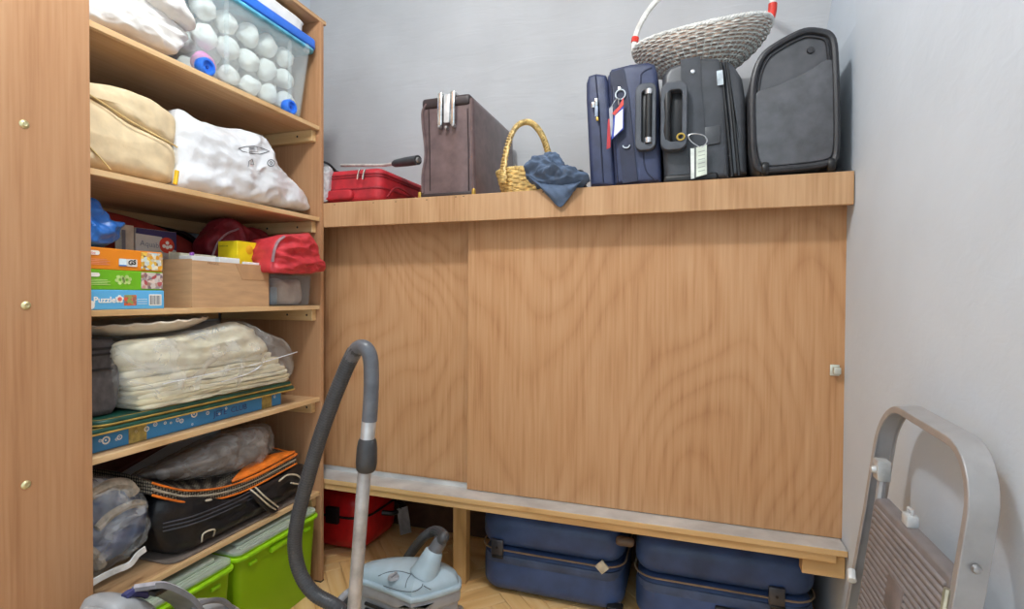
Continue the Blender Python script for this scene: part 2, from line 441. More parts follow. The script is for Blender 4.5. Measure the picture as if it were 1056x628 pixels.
for k, z in enumerate(ZS[1:]):
    d = .045
    b = MB().rbox((XBK+.03, YF-.018-.024, z-TH-d), (XS-.022-.004*(k == 3), YF-.0185, z-TH-.0003), .002, 1).build('batten', W_BATTX, SU, smooth=False)
    for xx in ((-1.47, -1.62) if k < 2 else (-1.425, -1.52)):
        MB().lathe([(0,.0015),(.003,.0015),(.0045,0)], (xx, YF-.042, z-TH-d*.5), (0,-1,0), 10).build('screw', M_DARKM, b)
    MB().rbox((XBK, .76, z-TH-d), (XBK+.02, YF-.045, z-TH-.0003), .002, 1).build('back_batten', W_EDGE, SU, smooth=False)

# ------------------------------------------------------------------ closet with sliding doors
CL = thing('sliding_closet', 'low plywood closet with two sliding doors and a wide top ledge', 'closet', ((XS+XR)/2, (YF+YB)/2, 0))
ZLB, ZT = 1.421, .447
xr = XR-.003; xl = XL+.012
MB().rbox((xl, YF+.018, ZL-.02), (xr-.0005, YB-.003, ZL-.0008), .001, 1).build('top_board', W_SHELF, CL, smooth=False)
MB().rbox((xl, YF+.0008, ZLB), (xr, YF+.0178, ZL), .0012, 1).build('fascia', W_LIP, CL, smooth=False)
YD = YF+.085
xm_ = onY(482, 380, YD).x
dr = MB().rbox((xm_, YD, .413), (XR+.006, YD+.016, ZL-.021), .001, 1).build('door', W_DOOR, CL, smooth=False, label='wide right sliding door with metal knob')
dl = MB().rbox((xl+.002, YD+.040, .413), (xm_+.06, YD+.056, ZL-.021), .001, 1).build('door', W_DOOR, CL, smooth=False, label='left sliding door behind the wide one')
kp = onY(861, 382, YD)
MB().rbox((kp.x-.014, YD-.004, kp.z-.016), (kp.x+.012, YD, kp.z+.018), .002).rbox((kp.x-.008, YD-.022, kp.z-.01), (kp.x+.012, YD-.003, kp.z+.012), .003).build('knob', mat('zinc', (206,208,196), .4, .5), dr)
# aluminium track on the closet floor board
M_ALU = mat('aluminium_track', (208,209,208), .4, .3, var=.1, scale=8)
tk = MB()
tk.box((xl, YF+.008, .409), (xr-.001, YD+.085, .411))
for yy in (YD+.021, YD+.034, YD+.062): tk.box((xl, yy-.001, .409), (xr-.002, yy+.001, .424))
tk.build('track', M_ALU, CL, smooth=False)
MB().rbox((xl, YF+.006, .392), (xr, YB-.003, .4088), .001, 1).build('bottom_board', W_PINEX, CL, smooth=False)
MB().rbox((xl, YF+.012, .366), (.427, YF+.05, .3918), .002, 1).build('front_rail', W_PINEX, CL, smooth=False)
MB().rbox((.34, YF+.03, .315), (xr, YF+.075, .3915), .002, 1).rbox((.41, YF+.076, .315), (xr, YB-.01, .36), .002, 1).build('wall_batten', W_PINEX, CL, smooth=False)
pa = onZ(466, 605, 0); pb = onZ(481, 607, 0)
YP = 1.90
px0 = onY(467, 560, YP).x; px1 = onY(480.5, 560, YP).x
MB().rbox((px0, YP, 0), (px1, YP+.045, .3915), .0025, 1).build('post', W_PINEZ, CL, smooth=False)
MB().rbox((px0, YP+.0455, .345), (px1, YB-.01, .3915), .002, 1).build('bearer', W_PINEX, CL, smooth=False)
MB().box((xl, YB-.008, .002), (xr-.02, YB-.003, .391)).build('shade_panel', mat('painted_shade_brown', (74,50,36), .8), CL, smooth=False)  # added sheet, coloured dark to stand in for shade under the closet
# stain ring and nail heads on the fascia
for px, py in ((345,211),(385,209),(408,208),(440,206),(470,203),(478,201),(560,198)):
    p = onY(px, py, YF); MB().lathe([(0,.0006),(.002,.0006),(.0024,0)], (p.x, YF, min(p.z, ZL-.006)), (0,-1,0), 8).build('nail', M_DARKM, CL)
# ------------------------------------------------------------------ luggage on the closet ledge
M_BROWN = mat('brown_leather', (102,84,84), .3, bump=.15, bscale=160, bdist=.001)
M_BROWND = mat('dark_brown_leather', (52,40,40), .45)
M_CHROME = mat('chrome', (214,214,214), .18, .9)
M_NAVY = mat('navy_nylon', (50,58,88), .5, bump=.3, bscale=300, bdist=.001)
M_NAVYD = mat('navy_trim', (34,40,64), .6)
M_BLK = mat('black_nylon', (62,64,69), .36, bump=.25, bscale=300, bdist=.001)
M_BLKD = mat('black_trim', (26,26,28), .45)
M_CHAR = mat('charcoal_shell', (74,75,79), .36, bump=.12, bscale=220, bdist=.001)
M_CHARD = mat('charcoal_trim', (44,44,48), .45)
M_REDN = mat('red_nylon', (176,34,44), .6, bump=.25, bscale=250, bdist=.001)
M_REDD = mat('dark_red_nylon', (140,24,34), .6)
M_GPL = mat('grey_plastic', (70,70,72), .45)
M_HND = mat('handle_plastic', (74,77,84), .35)
M_GOLD = mat('gold_metal', (206,170,84), .3, .8)
M_WPAPER = mat('white_paper', (236,236,234), .6, var=.03)
def zx(*pts): return [(p.x, p.z) for p in pts]
ZB = ZL+.0005
# ---- red soft suitcase lying flat at the shelf end
rs_ = thing('suitcase', 'red soft suitcase lying flat on the ledge with pulled-out handle', 'suitcase', (-1.38, 1.98, ZB))
zt = 1.65
o = rrect(-1.66, 1.765, -1.13, 2.14, .035, 5)
MB().slab(o, 'Z', ZB, zt, .022, 4).build('body', M_REDN, rs_)
o2 = rrect(-1.663, 1.762, -1.127, 2.143, .037, 5)
for z0, z1 in ((zt-.026, zt-.02), (zt-.036, zt-.03), (ZB+.05, ZB+.058)):
    MB().slab(o2, 'Z', z0, z1, .002, 2).build('zip_band', M_REDD, rs_)
MB().slab(rrect(-1.62, ZB+.01, -1.25, ZB+.05, .02, 4), 'Y', 1.745, 1.77, .01, 3).build('pocket', M_REDN, rs_)
MB().slab(rrect(-1.118, ZB+.006, -1.0, zt-.03, .02, 4), 'Y', 1.80, 1.83, .01, 2) 
MB().tube(smooth_path([(-1.125,1.80,ZB+.02),(-1.118,1.84,ZB+.06),(-1.118,1.90,ZB+.07),(-1.118,2.05,ZB+.05)], 4), .004).build('piping', M_REDD, rs_)
for dx in (0, .022):
    p = onY(371+dx*250, 176, 1.752)
    MB().tube(smooth_path([p+V((0,0,.004)), p+V((-.002,-.006,-.01)), p+V((-.008,-.004,-.034))], 4), .004, 6).build('zip_pull', M_CHROME, rs_)
ha = onY(395, 170.5, 1.95); hb = onY(408, 168.5, 1.9); hc = onY(431, 165, 1.84)
MB().tube([onY(352,170.5,2.05), ha, hb], .007, 8).build('handle_tube', mat('pale_metal', (222,218,210), .4, .1), rs_)
hg = MB().tube([hb+(hb-hc)*.1, hb, hb.lerp(hc,.5), hc], [.011,.016,.019,.019], 12).build('handle_grip', mat('grip_grey', (66,68,70), .4), rs_)
MB().tube([hc+(hc-hb)*.01, hc+(hc-hb)*.06], [.012,.009], 12).build('button', M_STEEL, hg)
tag(MB().puff(lY(1.748, (331,174),(340,172),(339,190),(338,206),(331,207),(326,190)), (0,-1,0), .006, .05, n=40, rings=8, wr=.006, wf=40, ridged=.5, floor=ZB).build('plastic_cover', film('clear_wrap', lo=.25, hi=.7, scale=30), None),
    'crumpled clear plastic wrap at the red suitcase end by the shelf side', 'plastic wrap')
tag(MB().tube(smooth_path([onY(334,167,2.16), onY(340,170,2.12), onY(346,176,2.13)], 4), .006, 6).tube(smooth_path([onY(334,172,2.16), onY(342,175,2.12), onY(347,177,2.13), V((-1.34,2.13,zt+.004))], 4), .006, 6).build('strap', M_BLKD, None),
    'thin black strap end lying on the red suitcase', 'strap')
# ---- brown leather pilot case
pc = thing('pilot_case', 'tall dark brown leather pilot case with chrome clasp', 'case', (-.84, 1.98, ZB))
fr = lY(1.755, (434,203),(434,185),(437,160),(434,130),(433.5,115),(436,107),(447,103),(470,101),(484,99),(487.5,104),(488,130),(489,165),(490,185),(490.5,201))
fr = zx(*smooth_path(fr, 3)); fr = [(x, max(z, ZB+.001)) for x, z in fr]
MB().slab(fr[::-1], 'Y', 1.76, 2.215, .010, 3).build('body', M_BROWN, pc)
# raised border and front panel seams
bd = smooth_path(lY(1.757, (436,199),(436,180),(439,158),(436,128),(436,115),(440,107.5)), 4)
MB().tube(bd, .006, 6).build('edge_fold', M_BROWN, pc)
bd = smooth_path(lY(1.757, (486,102),(486.5,130),(487.5,165),(488.5,199)), 4)
MB().tube(bd, .007, 6).build('edge_fold', M_BROWN, pc)
for a in (442, 482):
    MB().tube(lY(1.7585, (a,112),(a+1,150),(a+1.5,197)), .002, 5).build('seam', M_BROWND, pc)
MB().rbox((-.95, 1.752, ZB), (-.74, 1.772, ZB+.014), .004).build('base_trim', M_BROWND, pc)
tf = MB().rbox((-.948, 1.752, 1.846), (-.752, 2.21, 1.886), .012, 3).build('flap', M_BROWND, pc)
c0_ = onY(452.5, 102, 1.75).x; c1_ = onY(470, 102, 1.75).x
cl = MB()
wd = (c1_-c0_)
for a in (c0_, c1_-wd*.26): cl.rbox((a, 1.738, 1.775), (a+wd*.26, 1.752, 1.893), .003).rbox((a, 1.74, 1.884), (a+wd*.26, 1.86, 1.896), .003)
clo = cl.build('clasp', M_CHROME, pc)
MB().rbox((c0_+wd*.33, 1.744, 1.785), (c1_-wd*.33, 1.752, 1.888), .002).build('clasp_plate', mat('white_metal', (226,226,228), .25, .3), clo)
for a in (c0_+.006, (c0_+c1_)/2, c1_-.006): MB().lathe([(0,.016),(.005,.015),(.007,.008),(.007,0)], (a, 1.752, 1.772-.006*(abs(a-(c0_+c1_)/2) < .003)), (0,-1,0), 10).build('rivet', M_STEEL, clo)
for x_ in (-.955, -.737): MB().rbox((x_-.006, 1.75, ZB), (x_+.006, 1.775, ZB+.022), .003).build('corner_guard', M_GOLD, pc)
# ---- tan wicker basket with hoop handle
M_WICK = mat('tan_wicker', (220,184,120), .5, var=.2, scale=60, bump=.3, bscale=200, bdist=.002)
wb = thing('wicker_basket', 'small tan wicker basket with tall hoop handle', 'basket', (-.575, 1.87, ZB))
def weave(mb, S, nu, nv, amp, r, stakes, vr=(0,1)):
    """woven strands over a surface S(u, v) -> (point, outward normal)"""
    for j in range(nv):
        v = vr[0]+(vr[1]-vr[0])*(j+.5)/nv; pts = []
        for i in range(nu):
            u = i/nu; P, N = S(u, v); pts.append(P+N*(amp*math.sin(PI*stakes*u+PI*(j % 2))))
        mb.tube(pts, r, 5, closed=True)
BC = V((-.575, 1.87, ZB))
def SB(u, v):
    a = 2*PI*u; k = .082+.026*v; k2 = .060+.018*v
    z = .004+v*.088
    P = BC+V((k*math.cos(a)*(1+.0*v), k2*math.sin(a), z)); return P, V((math.cos(a)/k, math.sin(a)/k2, 0)).normalized()
m_ = MB(); weave(m_, SB, 72, 11, .003, .0052, 24); m_.build('weave', M_WICK, wb)
m_ = MB()
for i in range(24): m_.tube([SB(i/24, 0)[0], SB(i/24, .5)[0], SB(i/24, 1)[0]], .0035, 5)
m_.build('stakes', M_WICK, wb)
MB().lathe([(0,.001),(.07,.001),(.078,.004),(.078,.008),(0,.008)], BC, n=24).build('bottom', M_WICK, wb)
m_ = MB()
for ph in (0, PI):
    m_.tube([SB(i/90, 1)[0]+V((0,0,.003+.003*math.sin(24*2*PI*i/90+ph)))+SB(i/90,1)[1]*(.004*math.cos(24*2*PI*i/90+ph)) for i in range(90)], .005, 5, closed=True)
m_.build('rim', M_WICK, wb)
hp = smooth_path([BC+V((-.088,-.02,.05)), BC+V((-.087,-.02,.10)), BC+V((-.068,-.02,.2)), BC+V((-.035,-.015,.262)), BC+V((.012,-.01,.278)), BC+V((.055,-.005,.24)), BC+V((.083,0,.17)), BC+V((.098,0,.09))], 8)
TH_ = .62; WD_ = V((-math.sin(TH_), math.cos(TH_), 0))
hp = [BC+V(((p.x-BC.x)*1.12*math.cos(TH_)-(p.y-BC.y)*math.sin(TH_), (p.x-BC.x)*.86*math.sin(TH_)+(p.y-BC.y)*math.cos(TH_), p.z-BC.z)) for p in hp]
nn_ = len(hp); wdt = [.032*max(.32, 1-abs(i/(nn_-1)*1.0)*2.4)+.006 for i in range(nn_)]
wdt = [.011+.024*max(0, 1-(i/nn_)/.42)+.010*max(0, ((i/nn_)-.72)/.28) for i in range(nn_)]
m_ = MB()
for k in range(-3, 4):
    m_.tube([hp[i]+WD_*(wdt[i]*k/3*.9)+V((.003,0,.002))*math.sin(i*1.9+PI*k) for i in range(nn_)], [max(.0038, w__*.2) for w__ in wdt], 5)
m_.build('handle', M_WICK, wb)
m_ = MB()
for i in range(0, nn_-1, 1):
    w_ = wdt[i]; p = hp[i]; q = hp[min(i+1, nn_-1)]
    t = (q-p).normalized(); nv_ = t.cross(WD_).normalized()
    ring = [p+WD_*(w_*math.cos(a))+nv_*(.0085*math.sin(a))+t*(.006*math.cos(a)) for a in [2*PI*k/10 for k in range(10)]]
    m_.tube(ring, .0034, 5, closed=True)
m_.build('handle_wrap', M_WICK, wb)
# ---- blue-grey cloth hanging over the ledge
M_CLOTH = mat('slate_cloth', (84,100,124), .85, var=.1, bump=.4, bscale=180, bdist=.002)
cb = thing('cloth', 'slate blue cloth bundled on the ledge with a corner hanging down', 'cloth', (-.42, 1.78, ZB))
MB().puff(lY(1.74, (541,178),(546,168),(560,163),(574,163),(582,170),(584,178),(596,180),(608,184),(600,190),(584,193),(560,192),(548,188)), (0,-.9,.5), .05, .05, wr=.016, wf=21, ridged=.75, seed=3, floor=ZB+.001, stretch=(1,1,1.5), n=96, rings=18, edge=.4).build('bundle', M_CLOTH, cb)
m_ = MB(); top = lY(1.728, (544,180),(556,187),(570,190),(584,190),(600,187)); bot = lY(1.727, (556,192),(566,203),(577,213.5),(586,205),(594,194))
N_ = 28; K_ = 14; v_ = []; f_ = []
tp_ = smooth_path(top, 7); bt_ = smooth_path(bot, 7)
for i in range(29):
    for j in range(K_+1):
        t = j/K_; p = tp_[i].lerp(bt_[i], t); p = V(p); p.y = 1.733-.012*math.sin(PI*min(1,t*1.1))-.010*abs(noise.noise(V((p.x*42+p.z*30, 3, 1))))-.004
        v_.append(p)
for i in range(28):
    for j in range(K_): f_.append((i*(K_+1)+j, (i+1)*(K_+1)+j, (i+1)*(K_+1)+j+1, i*(K_+1)+j+1))
hf = m_.add(v_, f_).build('hanging_corner', M_CLOTH, cb); so = hf.modifiers.new('t', 'SOLIDIFY'); so.thickness = .003
m_ = MB()
for pts in (((546,172),(558,168),(570,170),(580,178)), ((552,182),(562,174),(572,177),(576,184)), ((562,180),(568,176),(575,180),(570,186)), ((544,180),(560,190),(580,192),(598,188))):
    pass
tag(MB().rbox((-.46, 1.86, ZB), (-.352, 2.1, ZB+.05), .018, 3).tube(smooth_path([V((-.44,1.85,ZB+.03)), V((-.39,1.80,ZB+.052)), V((-.352,1.80,ZB+.06)), V((-.36,1.9,ZB+.05))],5), .012, 8).build('pouch', M_BLKD, None), 'small black pouch with strap behind the blue cloth', 'pouch')
# ---- navy upright suitcase
nv = thing('suitcase', 'navy fabric suitcase with two compartments and paper tags', 'suitcase', (-.21, 1.98, ZB))
def rr4(p0, p1, r, yy=1.78): return rrect(p0[0], p0[1], p1[0], p1[1], r, 5)
sl_ = zx(*lY(1.775, (608,191),(606,150),(603.5,100),(603.5,84),(606,76),(614,73.5),(624,75),(627,84),(630,130),(634,191)))
MB().slab([(x, max(z, ZB)) for x, z in sl_], 'Y', 1.785, 2.19, .016, 4).build('front_compartment', M_NAVY, nv)
sl_ = zx(*lY(1.775, (634,190),(630,130),(626,78),(630,70),(650,65),(668,63),(675,65),(678,75),(680,130),(682,187.5)))
MB().slab([(x, max(z, ZB)) for x, z in sl_], 'Y', 1.775, 2.2, .018, 4).build('body', M_NAVY, nv)
def ribbon(mb, pts, half, axis=(1,0,0), t=.002):
    fr_ = []
    for i, p in enumerate(pts):
        a = pts[max(0,i-1)]; b = pts[min(len(pts)-1,i+1)]; tn = (V(b)-V(a)).normalized(); ax = V(axis); ax = (ax-tn*ax.dot(tn)).normalized()
        fr_.append((V(p), ax, tn.cross(ax)))
    return mb.sweep([(-half,-t),(half,-t),(half,t),(-half,t)], fr_)
ribbon(MB(), lY(1.772, (636,73),(641,100),(645,140),(650,188)), .024, t=.003).build('centre_band', M_NAVYD, nv)
for a0, a1 in ((617,622),):
    MB().tube(lY(1.784, (614,78),(618,120),(622,188)), .003, 5).build('zip', M_NAVYD, nv)
MB().tube(smooth_path(lY(1.776, (672,70),(664,74),(661,82),(662,120),(663,150),(666,175),(676,186)), 4), .0035, 5).build('piping', M_NAVYD, nv)
MB().tube(smooth_path(lY(1.776, (630,74),(631,100),(634,150),(637,188)), 4), .003, 5).build('piping', M_NAVYD, nv)
dp = onY(640, 98, 1.77)
m_ = MB(); ring = [dp+V((.016*math.cos(a), -.004, .016*math.sin(a)*1.0)) for a in [2*PI*k/18 for k in range(18)]]
m_.tube(ring, .0035, 6, closed=True).lathe([(0,.005),(.006,.004),(.008,0)], onY(639,92,1.77), (0,-1,0), 10); m_.build('d_ring', M_CHROME, nv)
m_ = MB(); dp2 = onY(646, 150, 1.768); m_.tube([dp2+V((.011*math.cos(a), -.003, .009*math.sin(a))) for a in [PI+PI*k/10 for k in range(11)]], .003, 6); m_.build('d_ring', M_CHROME, nv)
m_ = MB(); zp = onY(615, 106, 1.777)
m_.rbox(zp+V((-.006,-.008,-.012)), zp+V((.006,0,.014)), .003).rbox(zp+V((-.016,-.009,-.018)), zp+V((-.004,-.002,.002)), .003)
zo = m_.build('zip_pull', M_CHROME, nv)
MB().rbox(zp+V((-.004,-.01,-.05)), zp+V((.007,-.003,-.012)), .003).build('pull_tab', mat('pale_blue_plastic', (150,164,186), .4), zo)
MB().rbox(zp+V((.0,-.009,-.064)), zp+V((.009,-.003,-.05)), .003).build('pull_end', M_GOLD, zo)
def loop_handle(par, x0, z0, x1, z1, y0, y1, r, m, w_=.014):
    """side carry handle: a flat rounded loop standing off the case"""
    out = rrect(x0, z0, x1, z1, r, 6); inn = rrect(x0+w_, z0+w_*1.2, x1-w_*.7, z1-w_*1.2, max(.002, r-w_*.6), 6)
    n = len(out); v = []; f = []
    for d in (y0, y1):
        v += [V((a, d, b)) for a, b in out]; v += [V((a, d, b)) for a, b in inn]
    for i in range(n):
        j = (i+1) % n
        f += [(i, j, n+j, n+i), (2*n+i, 3*n+i, 3*n+j, 2*n+j), (i, 2*n+i, 2*n+j, j), (n+i, n+j, 3*n+j, 3*n+i)]
    o_ = MB().add(v, f).build('handle_frame', m, par, angle=50)
    bv = o_.modifiers.new('b', 'BEVEL'); bv.width = .003; bv.segments = 2; bv.limit_method = 'ANGLE'
    return o_
a = onY(655, 156, 1.755); b = onY(677, 85, 1.755)
MB().rbox((a.x+.01, 1.762, a.z+.01), (b.x-.004, 1.776, b.z-.01), .004).build('handle_well', M_BLKD, nv)
loop_handle(nv, a.x, a.z, b.x, b.z, 1.748, 1.776, .022, M_HND, .02)
hx = onY(669, 120, 1.752)
hb_ = MB().tube([V((hx.x, 1.752, a.z+.02)), V((hx.x, 1.748, (a.z+b.z)/2)), V((hx.x, 1.752, b.z-.02))], .011, 10).build('handle_bar', M_BLKD, nv)
for z0 in (a.z+.03, b.z-.03): MB().tube([V((hx.x, 1.75, z0-.008)), V((hx.x, 1.75, z0+.008))], .013, 10).build('collar', M_STEEL, hb_)
# paper tags on the navy case
def card(name, pts, m, parent=None, t=.0012, ydir=-1):
    v = [V(p) for p in pts]; n = len(v); k = [p+V((0, t, 0)) for p in v]
    return MB().add(v+k, [tuple(range(n)), tuple(range(2*n-1, n-1, -1))]+[(i, n+i, n+(i+1) % n, (i+1) % n) for i in range(n)]).build(name, m, parent, smooth=False)
tg = thing('luggage_tag', 'white luggage tag with blue border and red top on the navy suitcase', 'tag', onY(637, 130, 1.745))
card('blue_card', lY(1.747, (633,118),(643,109),(643,133),(630.5,144)), mat('tag_blue', (52,72,176), .4), tg)
card('white_card', lY(1.7455, (634.5,119),(642.3,112),(642,132),(633,141)), M_WPAPER, tg)
card('red_top', lY(1.7445, (631,117),(638,110),(643,100),(643,108),(634,119)), mat('tag_red', (216,64,52), .4), tg)
MB().tube(smooth_path([onY(638,108,1.745), onY(638,103,1.748), dp+V((0,-.008,-.014))], 4), .0015, 5).build('cord', M_STEEL, tg)
tg = thing('luggage_tag', 'narrow red and clear strip hanging between the navy compartments', 'tag', onY(628, 140, 1.755))
card('red_strip', lY(1.755, (627,123),(629,122),(629.5,152),(625.5,154)), mat('tag_dark_red', (180,36,46), .4), tg)
card('clear_strip', lY(1.752, (628,112),(632,108),(632,134),(630,142)), mat('tag_clear', (178,178,184), .2), tg)
MB().tube(smooth_path([onY(630,111,1.752), onY(634,104,1.75), dp+V((-.008,-.008,-.012))], 4), .0015, 5).build('cord', M_STEEL, tg)
# ---- black upright suitcase
bk = thing('suitcase', 'black fabric suitcase with loop handle and paper address tag', 'suitcase', (.05, 1.98, ZB))
sl_ = zx(*lY(1.765, (685,187),(683,150),(682,100),(683,76),(690,67),(710,60),(728,57),(741,58),(746,64),(750,100),(752,150),(753,183)))
MB().slab([(x, max(z, ZB)) for x, z in sl_], 'Y', 1.77, 2.2, .02, 4).build('body', M_BLK, bk)
sl_ = zx(*lY(1.78, (752,183),(750,130),(744,64),(748,60),(757,66),(766,80),(769,100),(770,150),(771,178)))
MB().slab([(x, max(z, ZB)) for x, z in sl_], 'Y', 1.78, 2.19, .018, 4).build('front_compartment', M_BLK, bk)
for pts in (((743,64),(748,110),(752,150),(755,182)), ((749,64),(755,110),(759,150),(762,181))): MB().tube(smooth_path(lY(1.775, *pts), 4), .005, 6).build('zip', M_BLKD, bk)
ribbon(MB(), lY(1.768, (712,60),(713,90),(717,140),(722,184)), .03, t=.003).build('centre_band', mat('black_leatherette', (54,56,62), .38), bk)
MB().slab(zx(*lY(1.76,(727,131),(743,129),(743,147),(727,150))), 'Y', 1.762, 1.772, .002, 2).build('patch', mat('black_patch', (62,64,68), .4), bk)
MB().lathe([(0,.004),(.006,.003),(.008,0)], onY(714.5,74,1.764), (0,-1,0), 12).build('rivet', M_STEEL, bk)
ribbon(MB(), lY(1.766, (742,73),(742.5,80),(743,88)), .009, t=.003).build('zip_pull', M_CHROME, bk)
MB().rbox(V((-.075,1.762,ZB)), V((.09,1.79,ZB+.028)), .01, 3).build('foot_bar', M_BLKD, bk)
a = onY(681, 156, 1.735); b = onY(709, 83, 1.735)
loop_handle(bk, a.x, a.z, b.x, b.z, 1.728, 1.768, .026, M_HND, .022)
MB().rbox((a.x+.02, 1.756, a.z+.02), (b.x-.012, 1.768, b.z-.02), .004).build('handle_well', M_BLKD, bk)
hx = onY(688, 120, 1.74)
hb_ = MB().tube([V((hx.x,1.742,a.z+.03)), V((hx.x,1.736,a.z+.06)), V((hx.x,1.734,(a.z+b.z)/2)), V((hx.x,1.736,b.z-.06)), V((hx.x,1.742,b.z-.03))], [.014,.013,.009,.013,.014], 10).build('handle_bar', M_BLKD, bk)
bp_ = onY(702, 141, 1.725); MB().tube([bp_+V((.011*math.cos(q), 0, .010*math.sin(q))) for q in [2*PI*k/14 for k in range(14)]], .003, 6, closed=True).build('buckle', M_GOLD, bk)
tg = thing('luggage_tag', 'grey and white address tag hanging from the black suitcase', 'tag', onY(720, 165, 1.735))
card('sleeve', lY(1.737, (712,153),(716,153),(716,184),(712.5,184.5)), mat('tag_white_edge', (214,218,212), .4), tg)
card('backing', lY(1.738, (715,152),(729,149),(729,180),(715,184)), mat('tag_grey', (92,96,94), .4), tg)
card('paper', lY(1.736, (718,152),(728.8,149),(729,179.5),(718,182.5)), mat('tag_paper', (206,214,200), .5), tg)
m_ = MB()
for k in range(6):
    y0 = 156+k*4
    q = lY(1.7355, (720,y0+.6),(727,y0-1.2),(727,y0-.5),(720,y0+1.3)); m_.add(q, [(0,1,2,3)])
m_.build('lettering', mat('tag_ink', (150,156,150), .6), tg, smooth=False)
MB().tube(smooth_path(lY(1.736, (722,152),(713,146),(710,140),(716,138),(726,140),(729,146),(724,152)), 4), .0018, 5).build('cord', M_STEEL, tg)
# ---- charcoal moulded suitcase by the right wall
ch = thing('suitcase', 'charcoal moulded suitcase with slanted top beside the white wall', 'suitcase', (.3, 1.95, ZB))
YC_ = 1.735
op = lY(YC_, (781,176),(775,160),(773.5,130),(773.5,95),(777,72),(786,54),(800,43),(820,32),(834,27.5),(850,29),(859,33),(864,44),(866,80),(867,130),(866,158),(860,168),(840,173),(800,177))
op = smooth_path(op, 3, True); oz = [(p.x, p.z) for p in op][::-1]
MB().slab(oz, 'Y', YC_+.012, 2.19, .012, 3).build('shell', M_CHAR, ch)
MB().tube([V((x, YC_+.008, z)) for x, z in offset(oz, .008)], .010, 8, closed=True).build('rim', M_CHARD, ch)
MB().tube([V((x, YC_+.010, z)) for x, z in offset(oz, .024)], .004, 6, closed=True).build('inner_rim', M_CHARD, ch)
lw = lY(YC_+.006, (779,97),(800,88),(830,75),(858,61),(860,100),(860.5,130),(859,155),(853,164),(830,168),(800,171),(786,169),(781,155),(779,130))
lw = smooth_path(lw, 3, True); MB().slab([(p.x, p.z) for p in lw][::-1], 'Y', YC_+.005, YC_+.014, .004, 3).build('pocket_panel', mat('charcoal_panel', (84,85,89), .27, bump=.12, bscale=220, bdist=.001), ch)
MB().lathe([(0,.006),(.009,.005),(.011,0)], onY(836,52,YC_+.012), (0,-1,0), 14).build('stud', M_CHARD, ch)
for x_ in (.395, .22):
    for y_ in (1.75, 2.15):
        MB().lathe([(0,-.01),(.019,-.01),(.022,-.006),(.022,.006),(.019,.01),(0,.01)], (x_, y_, ZB+.022), (1,0,0), 16).build('wheel', M_BLKD, ch)
MB().rbox((.205, 1.745, ZB+.016), (.41, 2.17, ZB+.035), .006).build('base', M_CHARD, ch)
# ---- large white boat-shaped wicker basket
M_WW = mat('whitewashed_wicker', (228,224,216), .6, var=.14, scale=45, bump=.3, bscale=150, bdist=.002)
M_WW2 = mat('white_cane', (232,230,224), .5, var=.08)
M_WW3 = mat('brown_wicker', (176,150,134), .6, var=.25, scale=30)
wk = thing('wicker_basket', 'large whitewashed wicker basket with hoop handle bound in red, on the suitcases', 'basket', (.04, 2.04, 1.93))
KC = V((.035, 2.03, 2.072)); KA, KB_, KH = .235, .185, .135
def SW(u, v):
    a = 2*PI*u; v = 1-v   # v 0 bottom, 1 rim
    s_ = math.sin(.5*PI*min(1, .18+.82*(1-v))); h = -KH*v**1.25
    ca_, sa_ = math.cos(a), math.sin(a)
    sad = .018*math.cos(2*a)+.022*ca_-.005
    P = KC+V((KA*s_*ca_, KB_*s_*sa_, h+sad*(1-v)))
    N = V((ca_/KA, sa_/KB_, -.9*v/.2)).normalized(); return P, N
for par in (0, 1):
    m_ = MB()
    for j in range(par, 30, 2):
        v = (j+.5)/30; pts = []
        for i in range(150):
            P, N = SW(i/150, v); pts.append(P+N*((.0032 if par == 0 else .0016)*math.sin(PI*50*i/150+PI*((j//2) % 2))))
        m_.tube(pts, .0034 if par == 0 else .0028, 5, closed=True)
    m_.build('weave', M_WW if par == 0 else M_WW3, wk, label='whitewashed strands' if par == 0 else 'brown unpainted strands')
m_ = MB()
for i in range(50): m_.tube([SW(i/50, v/8)[0] for v in range(9)], .003, 5)
m_.build('stakes', M_WW, wk)
v_ = []; f_ = []
for j in range(9):
    for i in range(60): v_.append(SW(i/60, j/8)[0]-SW(i/60, j/8)[1]*.003)
for j in range(8):
    for i in range(60): f_.append((j*60+i, j*60+(i+1) % 60, (j+1)*60+(i+1) % 60, (j+1)*60+i))
f_.append(tuple(range(60)))
MB().add(v_, f_).build('lining', M_WW3, wk)
m_ = MB()
for ph in (0, 2.09, 4.19):
    m_.tube([SW(i/160, 1)[0]+V((0,0,.004+.004*math.sin(40*2*PI*i/160+ph)))+V((SW(i/160,1)[1].x, SW(i/160,1)[1].y, 0))*(.005*math.cos(40*2*PI*i/160+ph)) for i in range(160)], .0048, 6, closed=True)
m_.build('rim', M_WW2, wk)
e0 = onY(654, 46, 2.02); e1 = onY(793, 24, 2.02)
hp = smooth_path([e0+V((0,0,-.03)), e0, onY(658,30,2.02), onY(668,12,2.02), onY(682,-4,2.02), onY(715,-34,2.02), onY(755,-38,2.02), onY(790,-18,2.02), onY(797,4,2.02), e1, e1+V((-.01,0,-.03))], 6)
MB().tube(hp, .0105, 8).build('handle', M_WW2, wk)
M_RIB = mat('red_ribbon', (222,58,44), .5)
MB().tube(smooth_path([hp[7], hp[8], hp[9]], 3), .0135, 8).build('ribbon', M_RIB, wk)
m_ = MB(); n2 = len(hp)
m_.tube([hp[n2-13], hp[n2-11], hp[n2-9]], .0145, 10)
m_.build('ribbon', M_RIB, wk)
MB().tube([hp[n2-9], hp[n2-7], hp[n2-5]], .013, 8).build('binding', M_WW2, wk)
